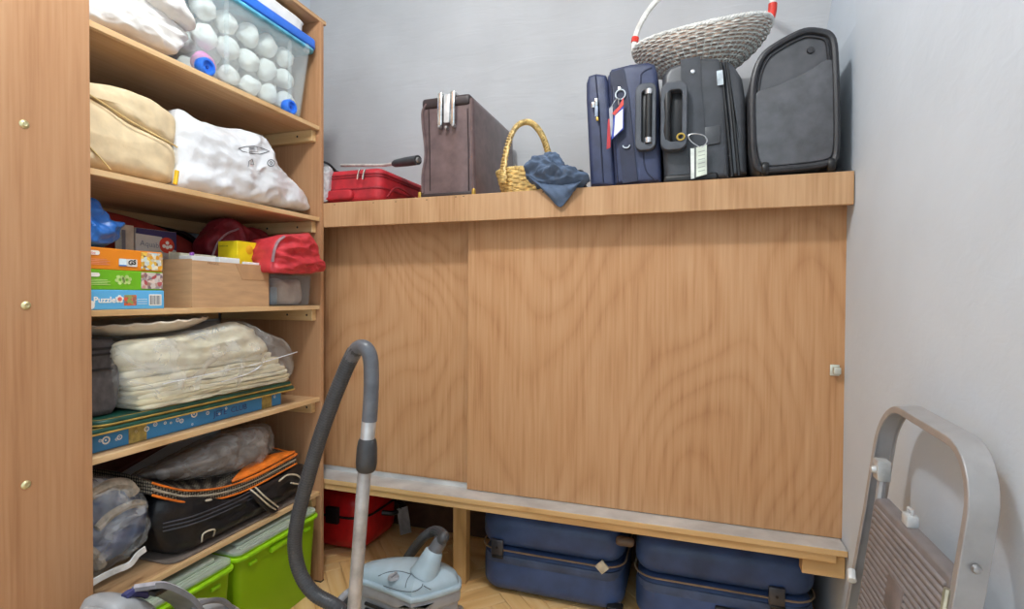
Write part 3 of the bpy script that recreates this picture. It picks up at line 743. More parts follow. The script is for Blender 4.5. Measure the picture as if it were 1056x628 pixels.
# ------------------------------------------------------------------ shelf 1 (highest in view): bedding, blue-lidded box
XP = (1, 0, 0)
M_WFAB = mat('white_cotton', (238,236,232), .85, var=.03, bump=.35, bscale=30, bdist=.006)
z1 = ZS[1]
du = thing('duvet', 'white cotton duvet folded on the shelf beside the blue-lidded box', 'duvet', (-1.58, 1.0, z1))
MB().puff([V((-1.435, p.y, max(p.z, z1+.002))) for p in lX(-1.405, (70,-30),(80,10),(92,19),(110,24),(135,32),(160,43),(180,52),(189,54),(195,44),(201,37),(197,29),(180,16),(160,2),(140,-14),(110,-40))],
    XP, .03, .33, wr=.013, wf=11, ridged=.6, seed=5, floor=z1+.001, n=110, rings=20, p=4, q=.6, edge=.5, stretch=(1,.7,1.6)).build('folded_layer', M_WFAB, du)
tag(MB().puff([V((-1.41, p.y, p.z)) for p in lX(-1.41, (118,-40),(133,-14),(150,1),(172,16),(188,24),(199,31),(199,26),(192,12),(182,-8),(168,-34),(140,-48))],
    XP, .035, .30, wr=.009, wf=12, ridged=.6, seed=8, n=100, rings=18, p=3.4, q=.6, edge=.3).build('pillow', M_WFAB, None), 'white pillow with pointed corner lying on the folded duvet', 'pillow')
# storage box
M_CLEAR = film('clear_box_plastic', (249,252,252), .12, .22, scale=2, rough=.2, bump=.05)
M_BLUEP = mat('blue_plastic', (44,112,220), .35, var=.05)
sb = thing('storage_box', 'clear plastic storage box with blue lid and blue wheels', 'storage box', (-1.60, 1.45, z1))
bx0, bx1, by0, by1 = -1.84, -1.392, 1.185, 1.70
zb0, zb1 = z1+.022, 2.112
def tub(x0, x1, y0, y1, zb, zt, ins, t=.003, r=.03):
    """open tub with sloping walls, thin shell"""
    m_ = MB(); n = 0; v = []; f = []
    for z, d, rr in ((zb, ins, r), (zt, 0, r)):
        v += [V((a, b, z)) for a, b in rrect(x0+d, y0+d, x1-d, y1-d, rr, 5)]
    n = len(v)//2
    for z, d, rr in ((zt, t, r), (zb+t, ins+t, r)):
        v += [V((a, b, z)) for a, b in rrect(x0+d, y0+d, x1-d, y1-d, rr-t, 5)]
    for k in range(3):
        for i in range(n): f.append((k*n+i, k*n+(i+1) % n, (k+1)*n+(i+1) % n, (k+1)*n+i))
    f += [tuple(range(n-1,-1,-1)), tuple(3*n+i for i in range(n))]
    return m_.add(v, f)
tubo = tub(bx0, bx1, by0, by1, zb0, zb1, .026).build('tub', M_CLEAR, sb)
for yy in (by0+.12, by0+.40):
    MB().rbox((bx1-.020, yy-.004, zb0+.02), (bx1-.006, yy+.004, zb1-.02), .002).build('rib', M_CLEAR, sb)
lid = MB().slab(rrect(bx0-.012, by0-.012, bx1+.012, by1+.014, .03, 5), 'Z', zb1-.004, zb1+.032, .006, 3).build('lid', M_BLUEP, sb)
MB().slab(rrect(bx0-.008, by0-.008, bx1+.008, by1+.010, .03, 5), 'Z', zb1-.016, zb1-.0045, .003, 2).build('lid_skirt', mat('teal_clear_plastic', (92,176,206), .25), lid)
for px, py in ((217,69.5),(303,110)):
    p = onX(px, py, bx1+.01)
    wo = MB().lathe([(0,-.016),(.024,-.016),(.028,-.01),(.028,.010),(.024,.016),(.018,.016),(.016,.008),(0,.008)], (bx1-.012, p.y, z1+.0285), (1,0,0), 22).build('wheel', M_BLUEP, sb)
    m_ = MB()
    for k in range(6):
        a = 2*PI*k/6; m_.rbox((-.003,-.0015,0),(.003,.0015,.02),.0005,1)
        for q in m_.v[-24:]: pass
    MB().lathe([(0,.011),(.005,.011),(.006,.006)], (bx1-.012, p.y, z1+.0285), (1,0,0), 12).build('hub', mat('dark_blue_plastic', (24,70,160), .4), wo)
for yy in (1.25, 1.60):
    MB().lathe([(0,-.016),(.028,-.016),(.028,.016),(0,.016)], (bx0+.02, yy, z1+.0285), (1,0,0), 18).build('wheel', M_BLUEP, sb)
MB().rbox((bx1-.004, by1-.055, zb1-.035), (bx1+.012, by1-.035, zb1-.004), .003).build('latch', M_CLEAR, sb)
# white balls inside, stacked in layers
M_BALL = mat('white_wool', (250,247,238), .95, var=.06, bump=.6, bscale=60, bdist=.006)
rb = random.Random(3); pb_ = None; cnt = 0
for lay, (zz, ny) in enumerate(((zb0+.048, 5), (zb0+.131, 5), (zb0+.214, 5))):
    for ix in range(3):
        for iy in range(ny):
            if lay == 0 and ix == 0 and iy == 0: continue
            y = by0+.078+iy*.086+(.022 if lay == 0 else .012*(lay == 1))+rb.uniform(-.003,.003)
            x = bx1-.076+lay*.007-ix*.085+rb.uniform(-.003,.003); z = zz+rb.uniform(-.003,.003)
            if pb_ is None:
                m_ = MB(); pts = []; 
                bm = bmesh.new(); bmesh.ops.create_icosphere(bm, subdivisions=3, radius=.0375)
                for v in bm.verts: v.co *= 1+.22*noise.noise(v.co*36)+.10*noise.noise(v.co*90)
                bm.verts.index_update(); m_.add([v.co.copy() for v in bm.verts], [[v.index for v in f.verts] for f in bm.faces]); bm.free()
                m_.soft = True; pb_ = m_.build('wool_ball', M_BALL, None, recenter=False); q = pb_
            else: q = pb_.copy(); COL.objects.link(q)
            q.location = (x, y, z); q.rotation_euler = (rb.uniform(0,6), rb.uniform(0,6), rb.uniform(0,6)); q.scale = [rb.uniform(.88,1.02)]*3
            lw_ = ('bottom', 'middle', 'top')[lay]; tag(q, 'white fluffy ball in the %s layer inside the blue-lidded storage box' % lw_, 'ball', '%s layer of white balls in the storage box' % lw_); cnt += 1
q = pb_.copy(); q.data = pb_.data.copy(); COL.objects.link(q); q.data.materials[0] = mat('pink_wool', (236,110,190), .9); q.location = (bx1-.07, by0-.04+.035+.05, zb0+.088); q.scale = (.9,.9,.9); q.name = 'wool_ball'
p = onX(197, 44, -1.46); q.location = (bx1-.076, by0+.088, zb0+.048)
tag(q, 'bright pink ball inside the blue-lidded storage box', 'ball')
tag(MB().puff([V((-1.435, y, z)) for y, z in ((1.27,2.148),(1.64,2.148),(1.672,2.16),(1.676,2.19),(1.65,2.208),(1.27,2.208),(1.25,2.175))], XP, .03, .3, n=80, rings=14, p=6, q=.5, wr=.004, wf=18, floor=2.1455).build('folded_sheet', M_WFAB, None), 'folded white sheet lying on the blue lid', 'sheet')
# box on the top shelf, only its lower edge in view
tb = onX(312, 3, -1.40)
tag(MB().rbox((-1.80, 1.2, ZS[0]+.0005), (-1.40, 1.615, ZS[0]+.2), .01).build('storage_box', mat('frosted_green_grey', (186,198,190), .3), None), 'frosted grey-green box standing on the topmost shelf board', 'storage box')

# ------------------------------------------------------------------ shelf 2: cream duvet, white plastic bag
z2 = ZS[2]
M_CREAM = mat('cream_quilt', (226,204,166), .8, var=.05, bump=.2, bscale=25, bdist=.008)
M_SEAM = mat('ochre_piping', (212,184,126), .7)
cd = thing('duvet', 'cream quilted duvet folded in two on the shelf', 'duvet', (-1.6, 1.0, z2))
def offX(pts, x, fl): return [V((x, p.y, max(p.z, fl))) for p in pts]
MB().puff(offX(lX(-1.43, (50,168),(92,172),(140,181),(178,189),(184,176),(184,158),(178,149),(160,139),(130,123),(92,98),(55,85)), -1.455, z2+.002), XP, .045, .34, wr=.007, wf=10, ridged=.5, seed=11, floor=z2+.001, n=96, rings=18, p=4, q=.55).build('lower_fold', M_CREAM, cd)
MB().puff(offX(lX(-1.43, (60,93),(92,101),(130,125),(160,141),(180,150),(185,143),(184,124),(172,111),(150,98),(120,88),(92,83),(60,78)), -1.455, z2+.002), XP, .04, .34, wr=.008, wf=11, ridged=.5, seed=12, n=96, rings=18, p=4, q=.55).build('upper_fold', M_CREAM, cd)
MB().tube(smooth_path(lX(-1.408, (80,90),(98,101),(115,112),(133,124),(158,138),(175,147),(183,152)), 5), .0024, 6).build('piping', M_SEAM, cd)
MB().tube(smooth_path(lX(-1.412, (84,143),(96,155),(108,168),(114,175)), 5), .0022, 6).build('piping', M_SEAM, cd)
MB().tube(smooth_path(lX(-1.405, (182.5,176),(181.5,184),(180.5,190)), 3), .006, 6).build('yellow_tab', mat('yellow_strap', (232,186,24), .5), cd)
M_WBAG = mat('white_polythene', (228,229,232), .28, var=.03, bump=.5, bscale=9, bdist=.014, crease=7, coat=.3)
pg = thing('plastic_bag', 'white plastic bag stuffed full, with printed symbols', 'plastic bag', (-1.58, 1.44, z2))
pbag = MB().puff(offX(lX(-1.415, (186,192),(188,165),(186,138),(187,116),(190,111),(197,117),(206,123),(236,130),(262,135),(275,142),(284,154),(290,170),(302,183),(316,198),(321,208),(320,217),(300,214),(262,209),(222,201)), -1.44, z2+.002), XP, .05, .30, wr=.016, wf=8, ridged=.7, seed=21, floor=z2+.001, n=140, rings=26, p=3.2, q=.6, edge=.25, stretch=(1,1,1.3)).build('bag', M_WBAG, pg)
hit = onto(pbag)
M_INK = mat('grey_print', (96,98,104), .5)
def draw_on(hit, pts, r, name, m, parent, off=.0018, x0=-1.40, closed=False):
    pp = [hit(p, p-CAMP, off=off, back=.5) for p in lX(x0, *pts)]
    MB().tube(pp, r, 5, closed=closed).build(name, m, parent)
circ = lambda cx, cy, rx, ry, n=16, a0=0, a1=2*PI: [(cx+rx*math.cos(a0+(a1-a0)*k/n), cy+ry*math.sin(a0+(a1-a0)*k/n)) for k in range(n)]
draw_on(hit, circ(279.5,168,3.6,3.4), .0014, 'printed_symbol', M_INK, pg, closed=True)
draw_on(hit, circ(279.5,168,1.4,1.4,8), .0014, 'printed_symbol', M_INK, pg, closed=True)
draw_on(hit, ((256,172),(257,166),(260,164),(262,170),(258,169)), .001, 'printed_symbol', M_INK, pg)
draw_on(hit, ((246,153),(254,151),(262,150.5),(271,153),(278,156),(268,159),(258,158),(250,156)), .0012, 'printed_symbol', M_INK, pg, closed=True)
for k in range(4): draw_on(hit, ((257,152.5+k*1.3),(266,152.5+k*1.3)), .0008, 'printed_symbol', M_INK, pg)

# ------------------------------------------------------------------ shelf 3: puzzles, cardboard box, red things
z3 = ZS[3]; XF = -1.39
def print_rect(name, y0, y1, z0, z1_, m, parent, x=XF, d=.0006, r=.002):
    return MB().slab(rrect(y0, z0, y1, z1_, r, 3), 'X', x-.0005, x+d, .0002, 1).build(name, m, parent, smooth=False)
R_, U_ = V((0,1,0)), V((0,0,1))
M_WINK = mat('white_print', (244,240,232), .4, var=.02); M_PINKINK = mat('pink_print', (240,150,120), .4)
def puzzle(label, m, za, zb, y1, pic, dx=0):
    t = thing('puzzle_box', label, 'puzzle box', (XF-.1, .96, za), 'puzzle boxes')
    MB().rbox((XF-.19, .80, za), (XF+dx, y1, zb), .0015, 1).build('box', m, t, smooth=False)
    return t
M_OR = mat('orange_card', (238,140,34), .35, var=.06, scale=4); M_GR = mat('green_card', (112,184,36), .35, var=.06, scale=4); M_BL = mat('sky_blue_card', (96,180,230), .35, var=.04, scale=4)
Pz = lambda px, py: onX(px, py, XF)
# blue
t = puzzle('light blue puzzle box with white lettering, lowest of the three boxes', M_BL, z3+.0005, z3+.0505, 1.079, 0)
text('Puzzle', .021, V((XF+.0012, Pz(96,315).y, z3+.0185)), R_, U_, M_WINK, t, bold=.0006)
p = Pz(123.2,310)
m_ = MB()
for k in range(5): a = 2*PI*k/5+.3; m_.lathe([(0,.0012),(.0042,.0012),(.0044,0)], (XF, p.y+.0062*math.cos(a), z3+.027+.0062*math.sin(a)), (1,0,0), 10)
m_.build('flower_mark', M_WINK, t); MB().lathe([(0,.0018),(.0055,.0018),(.0057,0)], (XF, p.y, z3+.027), (1,0,0), 12).build('flower_centre', mat('coral_print', (238,120,110), .4), t)
print_rect('picture', Pz(126,0).y, Pz(139,0).y, z3+.01, z3+.038, collage('picture_a', ((222,90,60),(120,150,60),(196,170,140),(120,90,80),(216,110,90)), 120), t)
print_rect('barcode', Pz(152,0).y, Pz(165,0).y, z3+.009, z3+.04, M_WINK, t)
m_ = MB()
for k in range(9): m_.box((XF, Pz(153,0).y+.0034*k, z3+.012), (XF+.0012, Pz(153,0).y+.0034*k+(.0012 if k % 3 else .0022), z3+.037))
m_.build('barcode_lines', M_INK, t, smooth=False)
print_rect('white_corner', .86, Pz(95.5,0).y, z3+.002, z3+.024, M_WINK, t, r=.009)
m_ = MB()
for k in range(3): m_.box((XF, Pz(140,0).y, z3+.014+.006*k), (XF+.0009, Pz(150,0).y, z3+.0152+.006*k))
m_.build('small_print', M_WINK, t, smooth=False)
# green
za = z3+.051; t = puzzle('green puzzle box with a crowd picture, between the other two', M_GR, za, za+.0505, 1.0755, 0, -.001)
print_rect('picture', Pz(144,0).y, 1.0745, za+.004, za+.048, collage('picture_b', ((206,196,190),(190,70,70),(120,110,120),(226,210,200),(160,120,100)), 110), t)
print_rect('white_pill', .87, Pz(101,0).y, za+.032, za+.042, M_WINK, t, r=.0045)
m_ = MB()
for cx, cy in ((124,289),(131,291)):
    c = Pz(cx, cy)
    for k in range(5): a = 2*PI*k/5+cx; m_.lathe([(0,.0011),(.0048,.0011),(.005,0)], (XF-.001, c.y+.0082*math.cos(a), za+.026+.008*math.sin(a)), (1,0,0), 10)
m_.build('jigsaw_mark', mat('pale_green_print', (196,226,140), .4), t)
m_ = MB()
for k in range(4): m_.box((XF-.001, .88, za+.012+.004*k), (XF+.0004, Pz(112-3*(k % 2),0).y, za+.0135+.004*k))
m_.build('small_print', mat('pale_green_print', (196,226,140)), t, smooth=False)
# orange
za = z3+.102; t = puzzle('orange puzzle box with animal picture, uppermost of the three boxes', M_OR, za, za+.0545, 1.075, 0, -.002)
print_rect('picture', Pz(144,0).y, 1.074, za+.004, za+.051, collage('picture_c', ((240,200,90),(222,150,40),(190,214,226),(236,226,200),(120,90,60),(230,180,70)), 110), t)
print_rect('white_pill', .87, Pz(101,0).y, za+.035, za+.046, M_WINK, t, r=.005)
text('ube', .010, V((XF+.0012, .885, za+.037)), R_, U_, mat('red_print', (214,60,50), .4), t)
print_rect('blue_label', Pz(121,0).y, Pz(129,0).y, za+.012, za+.03, mat('pale_blue_label', (206,224,240), .4), t)
print_rect('blue_label_base', Pz(121,0).y, Pz(129,0).y, za+.0105, za+.014, mat('blue_label', (70,140,214), .4), t, d=.001)
print_rect('grey_label', Pz(129.3,0).y, Pz(140,0).y, za+.0105, za+.03, mat('pale_grey_label', (214,212,206), .4), t)
text('GS', .017, V((XF+.0012, Pz(130.4,0).y, za+.0145)), V((0,1,.12)), U_, mat('black_print', (34,32,30), .4), t, bold=.0007)
m_ = MB()
for k in range(4): m_.box((XF-.001, .88, za+.012+.004*k), (XF-.0008, Pz(112-3*(k % 2),0).y, za+.0135+.004*k))
m_.build('small_print', M_PINKINK, t, smooth=False)
# cardboard box, open at the top
M_CARD = mat('brown_cardboard', (196,156,116), .8, var=.05, scale=12, stretch=(1,1,6))
cbx = thing('cardboard_box', 'open brown cardboard box full of small packets', 'box', (-1.5, 1.315, z3))
y0, y1, x0, x1, zt = 1.166, 1.466, -1.535, XF, z3+.142
MB().box((x1-.005, y0, z3+.0005), (x1, y1, zt)).build('front_wall', M_CARD, cbx, smooth=False)
MB().box((x0, y0, z3+.0005), (x0+.005, y1, zt)).build('back_wall', M_CARD, cbx, smooth=False)
MB().box((x0+.005, y0, z3+.0005), (x1-.0052, y0+.005, zt+.004)).build('side_wall', M_CARD, cbx, smooth=False)
MB().box((x0+.005, y1-.005, z3+.0005), (x1-.0052, y1, zt+.01)).build('side_wall', M_CARD, cbx, smooth=False)
MB().box((x0+.005, y0+.005, z3+.0005), (x1-.0052, y1-.005, z3+.006)).build('bottom', M_CARD, cbx, smooth=False)
MB().slab([(Pz(242,0).y, zt-.002),(Pz(249,0).y, z3+.09),(y1-.004, z3+.09),(y1-.002, zt-.002)], 'X', x1-.001, x1+.0012, .0003, 1).build('flap', mat('cardboard_flap', (184,142,102), .8, var=.04), cbx, smooth=False)
text('FRAGILE', .0095, V((x1+.0008, Pz(213,0).y, zt-.0085)), V((0,1.15,-.03)), U_, mat('cardboard_ink', (98,70,50), .7), cbx)
def packet(name, label, lo, hi, m, rz=0, cat='box', group=None):
    c = (V(lo)+V(hi))/2; h = (V(hi)-V(lo))/2
    o_ = MB().rbox(c-h, c+h, .0012, 1).build(name, m, None, smooth=False); o_.rotation_euler.z = rz
    return tag(o_, label, cat, group)
M_WB = mat('white_carton', (232,234,234), .45, var=.03)
packet('packet', 'white carton with purple tab in the cardboard box', (-1.472,1.19,z3+.007), (-1.42,1.275,z3+.158), M_WB)
packet('packet', 'small purple cap on the white carton', (-1.43,1.19,z3+.1585), (-1.42,1.2,z3+.168), mat('purple_plastic', (150,90,180), .4))
p_ = packet('packet', 'long white carton lying along the cardboard box front', (-1.47,1.28,z3+.007), (-1.41,1.36,z3+.160), M_WB)
packet('packet', 'plain white carton leaning behind the long white one', (-1.522,1.20,z3+.007), (-1.478,1.33,z3+.168), mat('cream_carton', (222,218,196), .5), 0)
packet('packet', 'flat white leaflet pack in front of the yellow carton', (-1.407,1.365,z3+.007), (-1.397,1.435,z3+.150), M_WB)
yb = thing('packet', 'bright yellow carton with orange sunburst standing in the cardboard box', 'box', (-1.475, 1.41, z3+.007))
MB().rbox((-1.52,1.374,z3+.007), (-1.435,1.459,z3+.222), .0012, 1).build('carton', mat('yellow_carton', (240,214,30), .4, var=.04), yb, smooth=False)
MB().lathe([(0,.0008),(.013,.0008),(.016,0)], (-1.435,1.425,z3+.195), (1,0,0), 16).build('sunburst', mat('orange_print', (238,176,36), .4), yb)
text('Symbiose', .0105, V((-1.516,1.3738,z3+.203)), V((1,0,0)), U_, mat('olive_print', (120,104,20), .5), yb)
yb.location = yb.location  # stands square in the box
# white and navy game boxes behind the puzzles
gb = thing('game_box', 'white and navy game box with red emblem behind the puzzle boxes', 'game box', (-1.63, 1.3, z3))
XG = -1.6125
a = onX(140, 233, XG); b = onX(182, 241, XG)
gy0, gy1, gzt = a.y, b.y, (a.z+b.z)/2
MB().rbox((XG-.03, gy0, z3+.0005), (XG, gy1, gzt), .0015, 1).build('box', mat('pale_carton', (206,200,194), .45, var=.03), gb, smooth=False)
hh = gzt-z3
MB().slab([(gy0, gzt-.018),(gy0+.62*(gy1-gy0), gzt-.021),(gy0+.72*(gy1-gy0), gzt-.048),(gy1-.001, gzt-.062),(gy1-.001, gzt-.001),(gy0+.001, gzt-.001)], 'X', XG-.0005, XG+.0008, .0002, 1).build('navy_band', mat('navy_print', (44,42,100), .4), gb, smooth=False)
MB().lathe([(0,.0016),(.025,.0016),(.026,0)], (XG, gy1-.034, gzt-.046), (1,0,0), 22).build('emblem', mat('red_emblem', (214,56,40), .4), gb)
m_ = MB()
for dy, dz in ((0,.012),(-.014,-.002),(.014,-.002),(0,-.006)): m_.lathe([(0,.0024),(.006,.0024),(.0065,0)], (XG, gy1-.034+dy*.8, gzt-.048+dz*.8), (1,0,0), 10)
m_.build('emblem_figures', M_WINK, gb)
text('Aquabloc', .024, V((XG+.001, gy0+.012, gzt-.054)), V((0,1,-.06)), U_, mat('grey_lettering', (120,124,140), .5), gb)
m_ = MB()
for k in range(4): m_.box((XG, gy0+.012, gzt-.072-.014*k), (XG+.0006, gy0+.1, gzt-.070-.014*k))
m_.build('small_print', mat('rose_print', (206,176,170), .5), gb, smooth=False)
g2 = thing('game_box', 'grey-edged carton standing upright beside the navy game box', 'game box', (-1.63, gy0-.03, z3))
MB().rbox((XG-.03, gy0-.042, z3+.0005), (XG-.002, gy0-.004, gzt+.004), .0015, 1).build('box', mat('beige_carton', (196,184,168), .5), g2, smooth=False)
MB().box((XG-.0022, gy0-.041, z3+.15), (XG-.0012, gy0-.030, gzt-.012)).build('grey_stripe', mat('grey_stripe', (112,112,124), .5), g2, smooth=False)
packet('card_sheet', 'cream card sheet leaning in front of the navy game box', (-1.585,1.245,z3+.0005), (-1.583,1.40,z3+.178), mat('cream_card', (224,216,190), .6), 0, 'card')
# blue polythene bag
M_BBAG = mat('blue_polythene', (36,110,196), .3, var=.15, scale=8, bump=.5, bscale=18, bdist=.012, coat=.3, crease=9)
tag(MB().puff(offX(lX(-1.47, (70,206),(92,203),(101,206),(107,218),(111,227),(127,230),(121,238),(121,246),(112,253),(100,256),(70,256)), -1.48, za+.0555), XP, .04, .07, wr=.014, wf=16, ridged=.7, seed=31, n=90, rings=16, floor=za+.0555, edge=.5).build('plastic_bag', M_BBAG, None), 'crumpled blue plastic bag on the orange puzzle box', 'plastic bag')
# dark red roll behind
rl = thing('sleeping_mat', 'dark red padded roll with black strap at the back of the shelf', 'mat', (-1.75, 1.3, z3))
MB().puff(offX(lX(-1.70, (85,216),(112,216),(140,222),(170,232),(195,243),(215,256),(222,270),(215,300),(150,315),(85,312)), -1.75, z3+.002), XP, .05, .06, wr=.006, wf=10, ridged=.3, seed=33, n=80, rings=14, floor=z3+.001, p=3).build('roll', mat('dull_red_fabric', (160,52,46), .8, var=.1, bump=.2, bscale=60), rl)
MB().tube(smooth_path(lX(-1.685, (178,238),(190,240),(202,248),(209,258),(212,268)), 5), .010, 8, flat=.4).build('strap', M_BLKD, rl)
tag(MB().puff(offX(lX(-1.80, (160,236),(180,234),(200,240),(216,252),(220,275),(160,290)), -1.845, z3+.002), XP, .03, .03, n=60, rings=10, floor=z3+.001).build('black_bag', mat('matte_black', (22,21,22), .8), None), 'black soft bag behind the dark red roll', 'bag')
# red jacket
M_RJ = mat('red_nylon_cloth', (200,56,64), .5, var=.08, bump=.35, bscale=14, bdist=.008, crease=10)
M_RJD = mat('maroon_nylon', (128,28,40), .6, var=.12, bump=.4, bscale=30, bdist=.006)
rj = thing('jacket', 'red nylon jacket bundled on the clear box, hanging over its edge', 'jacket', (-1.5, 1.58, z3+.12))
MB().puff(lX(-1.35, (279,264),(283,249),(292,243),(306,243),(316,241),(321,248),(327,262),(334,276),(333,280),(318,282),(300,283),(284,284),(278,279)), XP, .03, .19, wr=.024, wf=9, ridged=.7, seed=41, n=120, rings=22, p=3, floor=z3+.117, edge=.3, stretch=(1,.7,1.9)).build('body', M_RJ, rj)
MB().puff(lX(-1.60, (214,262),(215,244),(224,232),(232,225),(242,229),(252,233),(266,238),(274,246),(274,262),(262,276),(235,282)), XP, .05, .12, wr=.020, wf=13, ridged=.6, seed=43, n=110, rings=20, p=3, edge=.3).build('sleeve', M_RJD, rj)
MB().tube(smooth_path(lX(-1.535, (219,264),(225,250),(234,241),(246,236)), 5), .0035, 6).build('piping', mat('grey_piping', (150,120,126), .5), rj)
MB().tube(smooth_path(lX(-1.330, (281,270),(283,258),(287,249),(293,244)), 5), .005, 6).build('piping', mat('grey_piping', (150,120,126), .5), rj)
# clear box with brown paper
M_CLR2 = film('clear_box_small', (246,248,249), .05, .16, scale=3, rough=.1, bump=.05)
kb = thing('clear_box', 'small clear plastic box under the red jacket', 'box', (-1.5, 1.59, z3))
tub(-1.63, -1.398, 1.487, 1.700, z3+.001, z3+.112, .006, .0025, .012).build('tub', M_CLR2, kb)
MB().slab(rrect(-1.634, 1.483, -1.394, 1.704, .012, 4), 'Z', z3+.1125, z3+.1165, .001, 1).build('rim', M_CLR2, kb)
tag(MB().puff([V((-1.45,y,z)) for y, z in ((1.55,z3+.008),(1.675,z3+.008),(1.676,z3+.09),(1.65,z3+.1),(1.60,z3+.092),(1.548,z3+.098))], XP, .03, .1, n=60, rings=12, p=5, q=.5, wr=.003, wf=22, ridged=.3, floor=z3+.0055).build('paper_bag', mat('brown_paper', (206,184,166), .8), None), 'folded brown paper bag inside the small clear box', 'paper bag')
tag(MB().rbox((-1.60,1.498,z3+.006), (-1.415,1.535,z3+.07), .006).build('pouch', mat('grey_blue_pouch', (140,160,172), .6), None), 'grey-blue pouch inside the small clear box', 'pouch')
# ------------------------------------------------------------------ shelf 4: blue patterned box, green albums, linens
z4 = ZS[4]; XB4 = -1.425
M_BPAT = mat('blue_wrapping', (58,140,196), .4, var=.06, scale=5)
pbx = thing('gift_box', 'flat blue box with white circle pattern and gold tape', 'box', (-1.6, 1.2, z4))
zt4 = z4+.048
MB().rbox((-1.82, .79, z4+.0005), (XB4, 1.562, zt4), .0015, 1).build('box', M_BPAT, pbx, smooth=False)
MB().box((-1.815, .795, zt4), (XB4-.012, 1.03, zt4+.0008)).build('top_sheet', mat('white_sheet', (226,228,230), .5, var=.03), pbx, smooth=False)
rr_ = random.Random(5)
def ring_on(y, z, r, par):
    o_ = [V((XB4+.0009, y+r*math.cos(2*PI*k/16), z+r*math.sin(2*PI*k/16))) for k in range(16)]
    m_ = MB().tube(o_, r*.26, 5, closed=True, flat=.5)
    m_.lathe([(0,.001),(r*.26,.001),(r*.3,0)], (XB4, y, z), (1,0,0), 8); m_.build('printed_ring', M_WINK, par)
for px, py, r in ((109,454,.0085),(123,441,.0058),(103,447,.0034),(151,432.5,.006),(160,437.5,.005),(170,430,.0035),(183,433,.005),(187,426,.0055),(200,427,.0088),(214,421.5,.005),(233,421,.0035),(198,422,.003),(226,419,.003),(176,436,.0028),(283,404,.004),(140,445,.003),(120,453,.003)):
    p = onX(px, py, XB4)
    if not z4+.006 < p.z < zt4-.004: p.z = z4+.010+rr_.random()*.026
    ring_on(p.y, p.z, r, pbx)
M_TAPE = mat('gold_tape', (164,142,78), .35, var=.2, scale=60)
for a_, b_ in ((132.5,151),(270,280)):
    y0 = onX(a_, 440, XB4).y; y1 = onX(b_, 440, XB4).y
    MB().box((XB4-.1, y0, zt4), (XB4+.0012, y1, zt4+.0008)).box((XB4, y0, z4+.001), (XB4+.0012, y1, zt4+.0004)).build('tape_band', M_TAPE, pbx, smooth=False)
y0 = onX(220, 420, XB4).y
text('JETE  CLUB', .026, V((XB4+.001, y0, z4+.016)), V((0,1.05,0)), U_, mat('navy_ink', (44,50,110), .5), pbx)
# two dark green albums with gold trim
M_GRN = mat('dark_green_cover', (24,74,62), .35, var=.15); M_GTRIM = mat('gold_trim', (190,156,80), .35, .3)
for k, (dz, y0, y1, x1, lab) in enumerate(((0, .86, 1.61, -1.398, 'dark green album with gold edge lying on the blue patterned box'), (.018, .90, 1.60, -1.404, 'dark green album with gold edge lying directly under the linens'))):
    zz = zt4+.0015+dz
    al = thing('album', lab, 'album', (-1.6, 1.2, zz))
    MB().slab(rrect(-1.80, y0, x1, y1, (.004,.05,.02,.004), 5), 'Z', zz, zz+.015, .005, 3).build('cover', M_GRN, al)
    o_ = rrect(-1.801, y0-.001, x1+.001, y1+.001, (.004,.05,.02,.004), 5)
    MB().tube([V((a, b, zz+.003)) for a, b in o_], .0026, 6, closed=True).build('gold_edge', M_GTRIM, al)
    MB().tube([V((a, b, zz+.0148)) for a, b in offset(o_, .012)], .0015, 6, closed=True).build('gold_line', M_GTRIM, al)
zA = zt4+.0015+.018+.0155
# linens in clear bag
M_LIN = mat('cream_linen', (226,214,180), .85, var=.05, bump=.4, bscale=40, bdist=.004)
M_LIN2 = mat('ivory_linen', (232,224,198), .85, var=.05, bump=.4, bscale=40, bdist=.004)
ln = thing('linen_bundle', 'bundle of folded cream linens in a clear plastic bag', 'linen', (-1.58, 1.3, zA))
prof = [(1.035, 1.60), (1.03, 1.605), (1.035, 1.60), (1.02, 1.585), (1.02, 1.57), (1.015, 1.56), (1.005, 1.53), (1.0, 1.50)]
zz = zA+.001; rl_ = random.Random(9)
for k, (ya, yb_) in enumerate(prof):
    th = .015 if k < 5 else .022
    pts = []
    for i in range(14): pts.append((ya+(yb_-ya)*i/13, zz+.001+.004*noise.noise(V((i*.7, k*3.3, 0)))))
    for i in range(14): pts.append((yb_-(yb_-ya)*i/13, zz+th+.006*noise.noise(V((i*.7, k*3.3+3.3, 0)))))
    MB().puff([V((-1.43-.003*k, a, b)) for a, b in pts], XP, .022, .30, wr=.009, wf=17, ridged=.6, seed=60+k, n=110, rings=12, p=8, q=.5, sub=3, floor=zA+.001, stretch=(1,.6,1.5)).build('folded_cloth', M_LIN if k % 2 else M_LIN2, ln)
    zz += th-.001
MB().puff([V((-1.45, p.y, max(p.z, zA+.07))) for p in lX(-1.42, (124,368),(124,357),(134,352),(160,350),(190,346),(215,340),(240,333),(256,336),(272,347),(282,358),(278,366),(240,374),(200,380),(150,382),(130,378))], (1,0,.25), .05, .3, wr=.016, wf=9, ridged=.7, seed=71, stretch=(1,.6,1.6), n=120, rings=20, p=4, q=.55, edge=.2).build('top_cloth', M_LIN2, ln)
M_BAGF = film('clear_bag_film', (249,249,247), .02, .40, scale=7, rough=.12, bump=.8, crease=8)
MB().puff([V((-1.43, p.y, max(p.z, zA+.001))) for p in lX(-1.405, (126,362),(128,357),(152,351),(210,340),(250,331),(280,344),(298,352),(304,366),(303,388),(280,396),(220,408),(150,420),(134,420),(129,400))], XP, .06, .33, wr=.010, wf=14, ridged=.7, seed=73, n=110, rings=18, p=4, q=.5, floor=zA+.0005, edge=.3).build('bag_film', M_BAGF, ln)
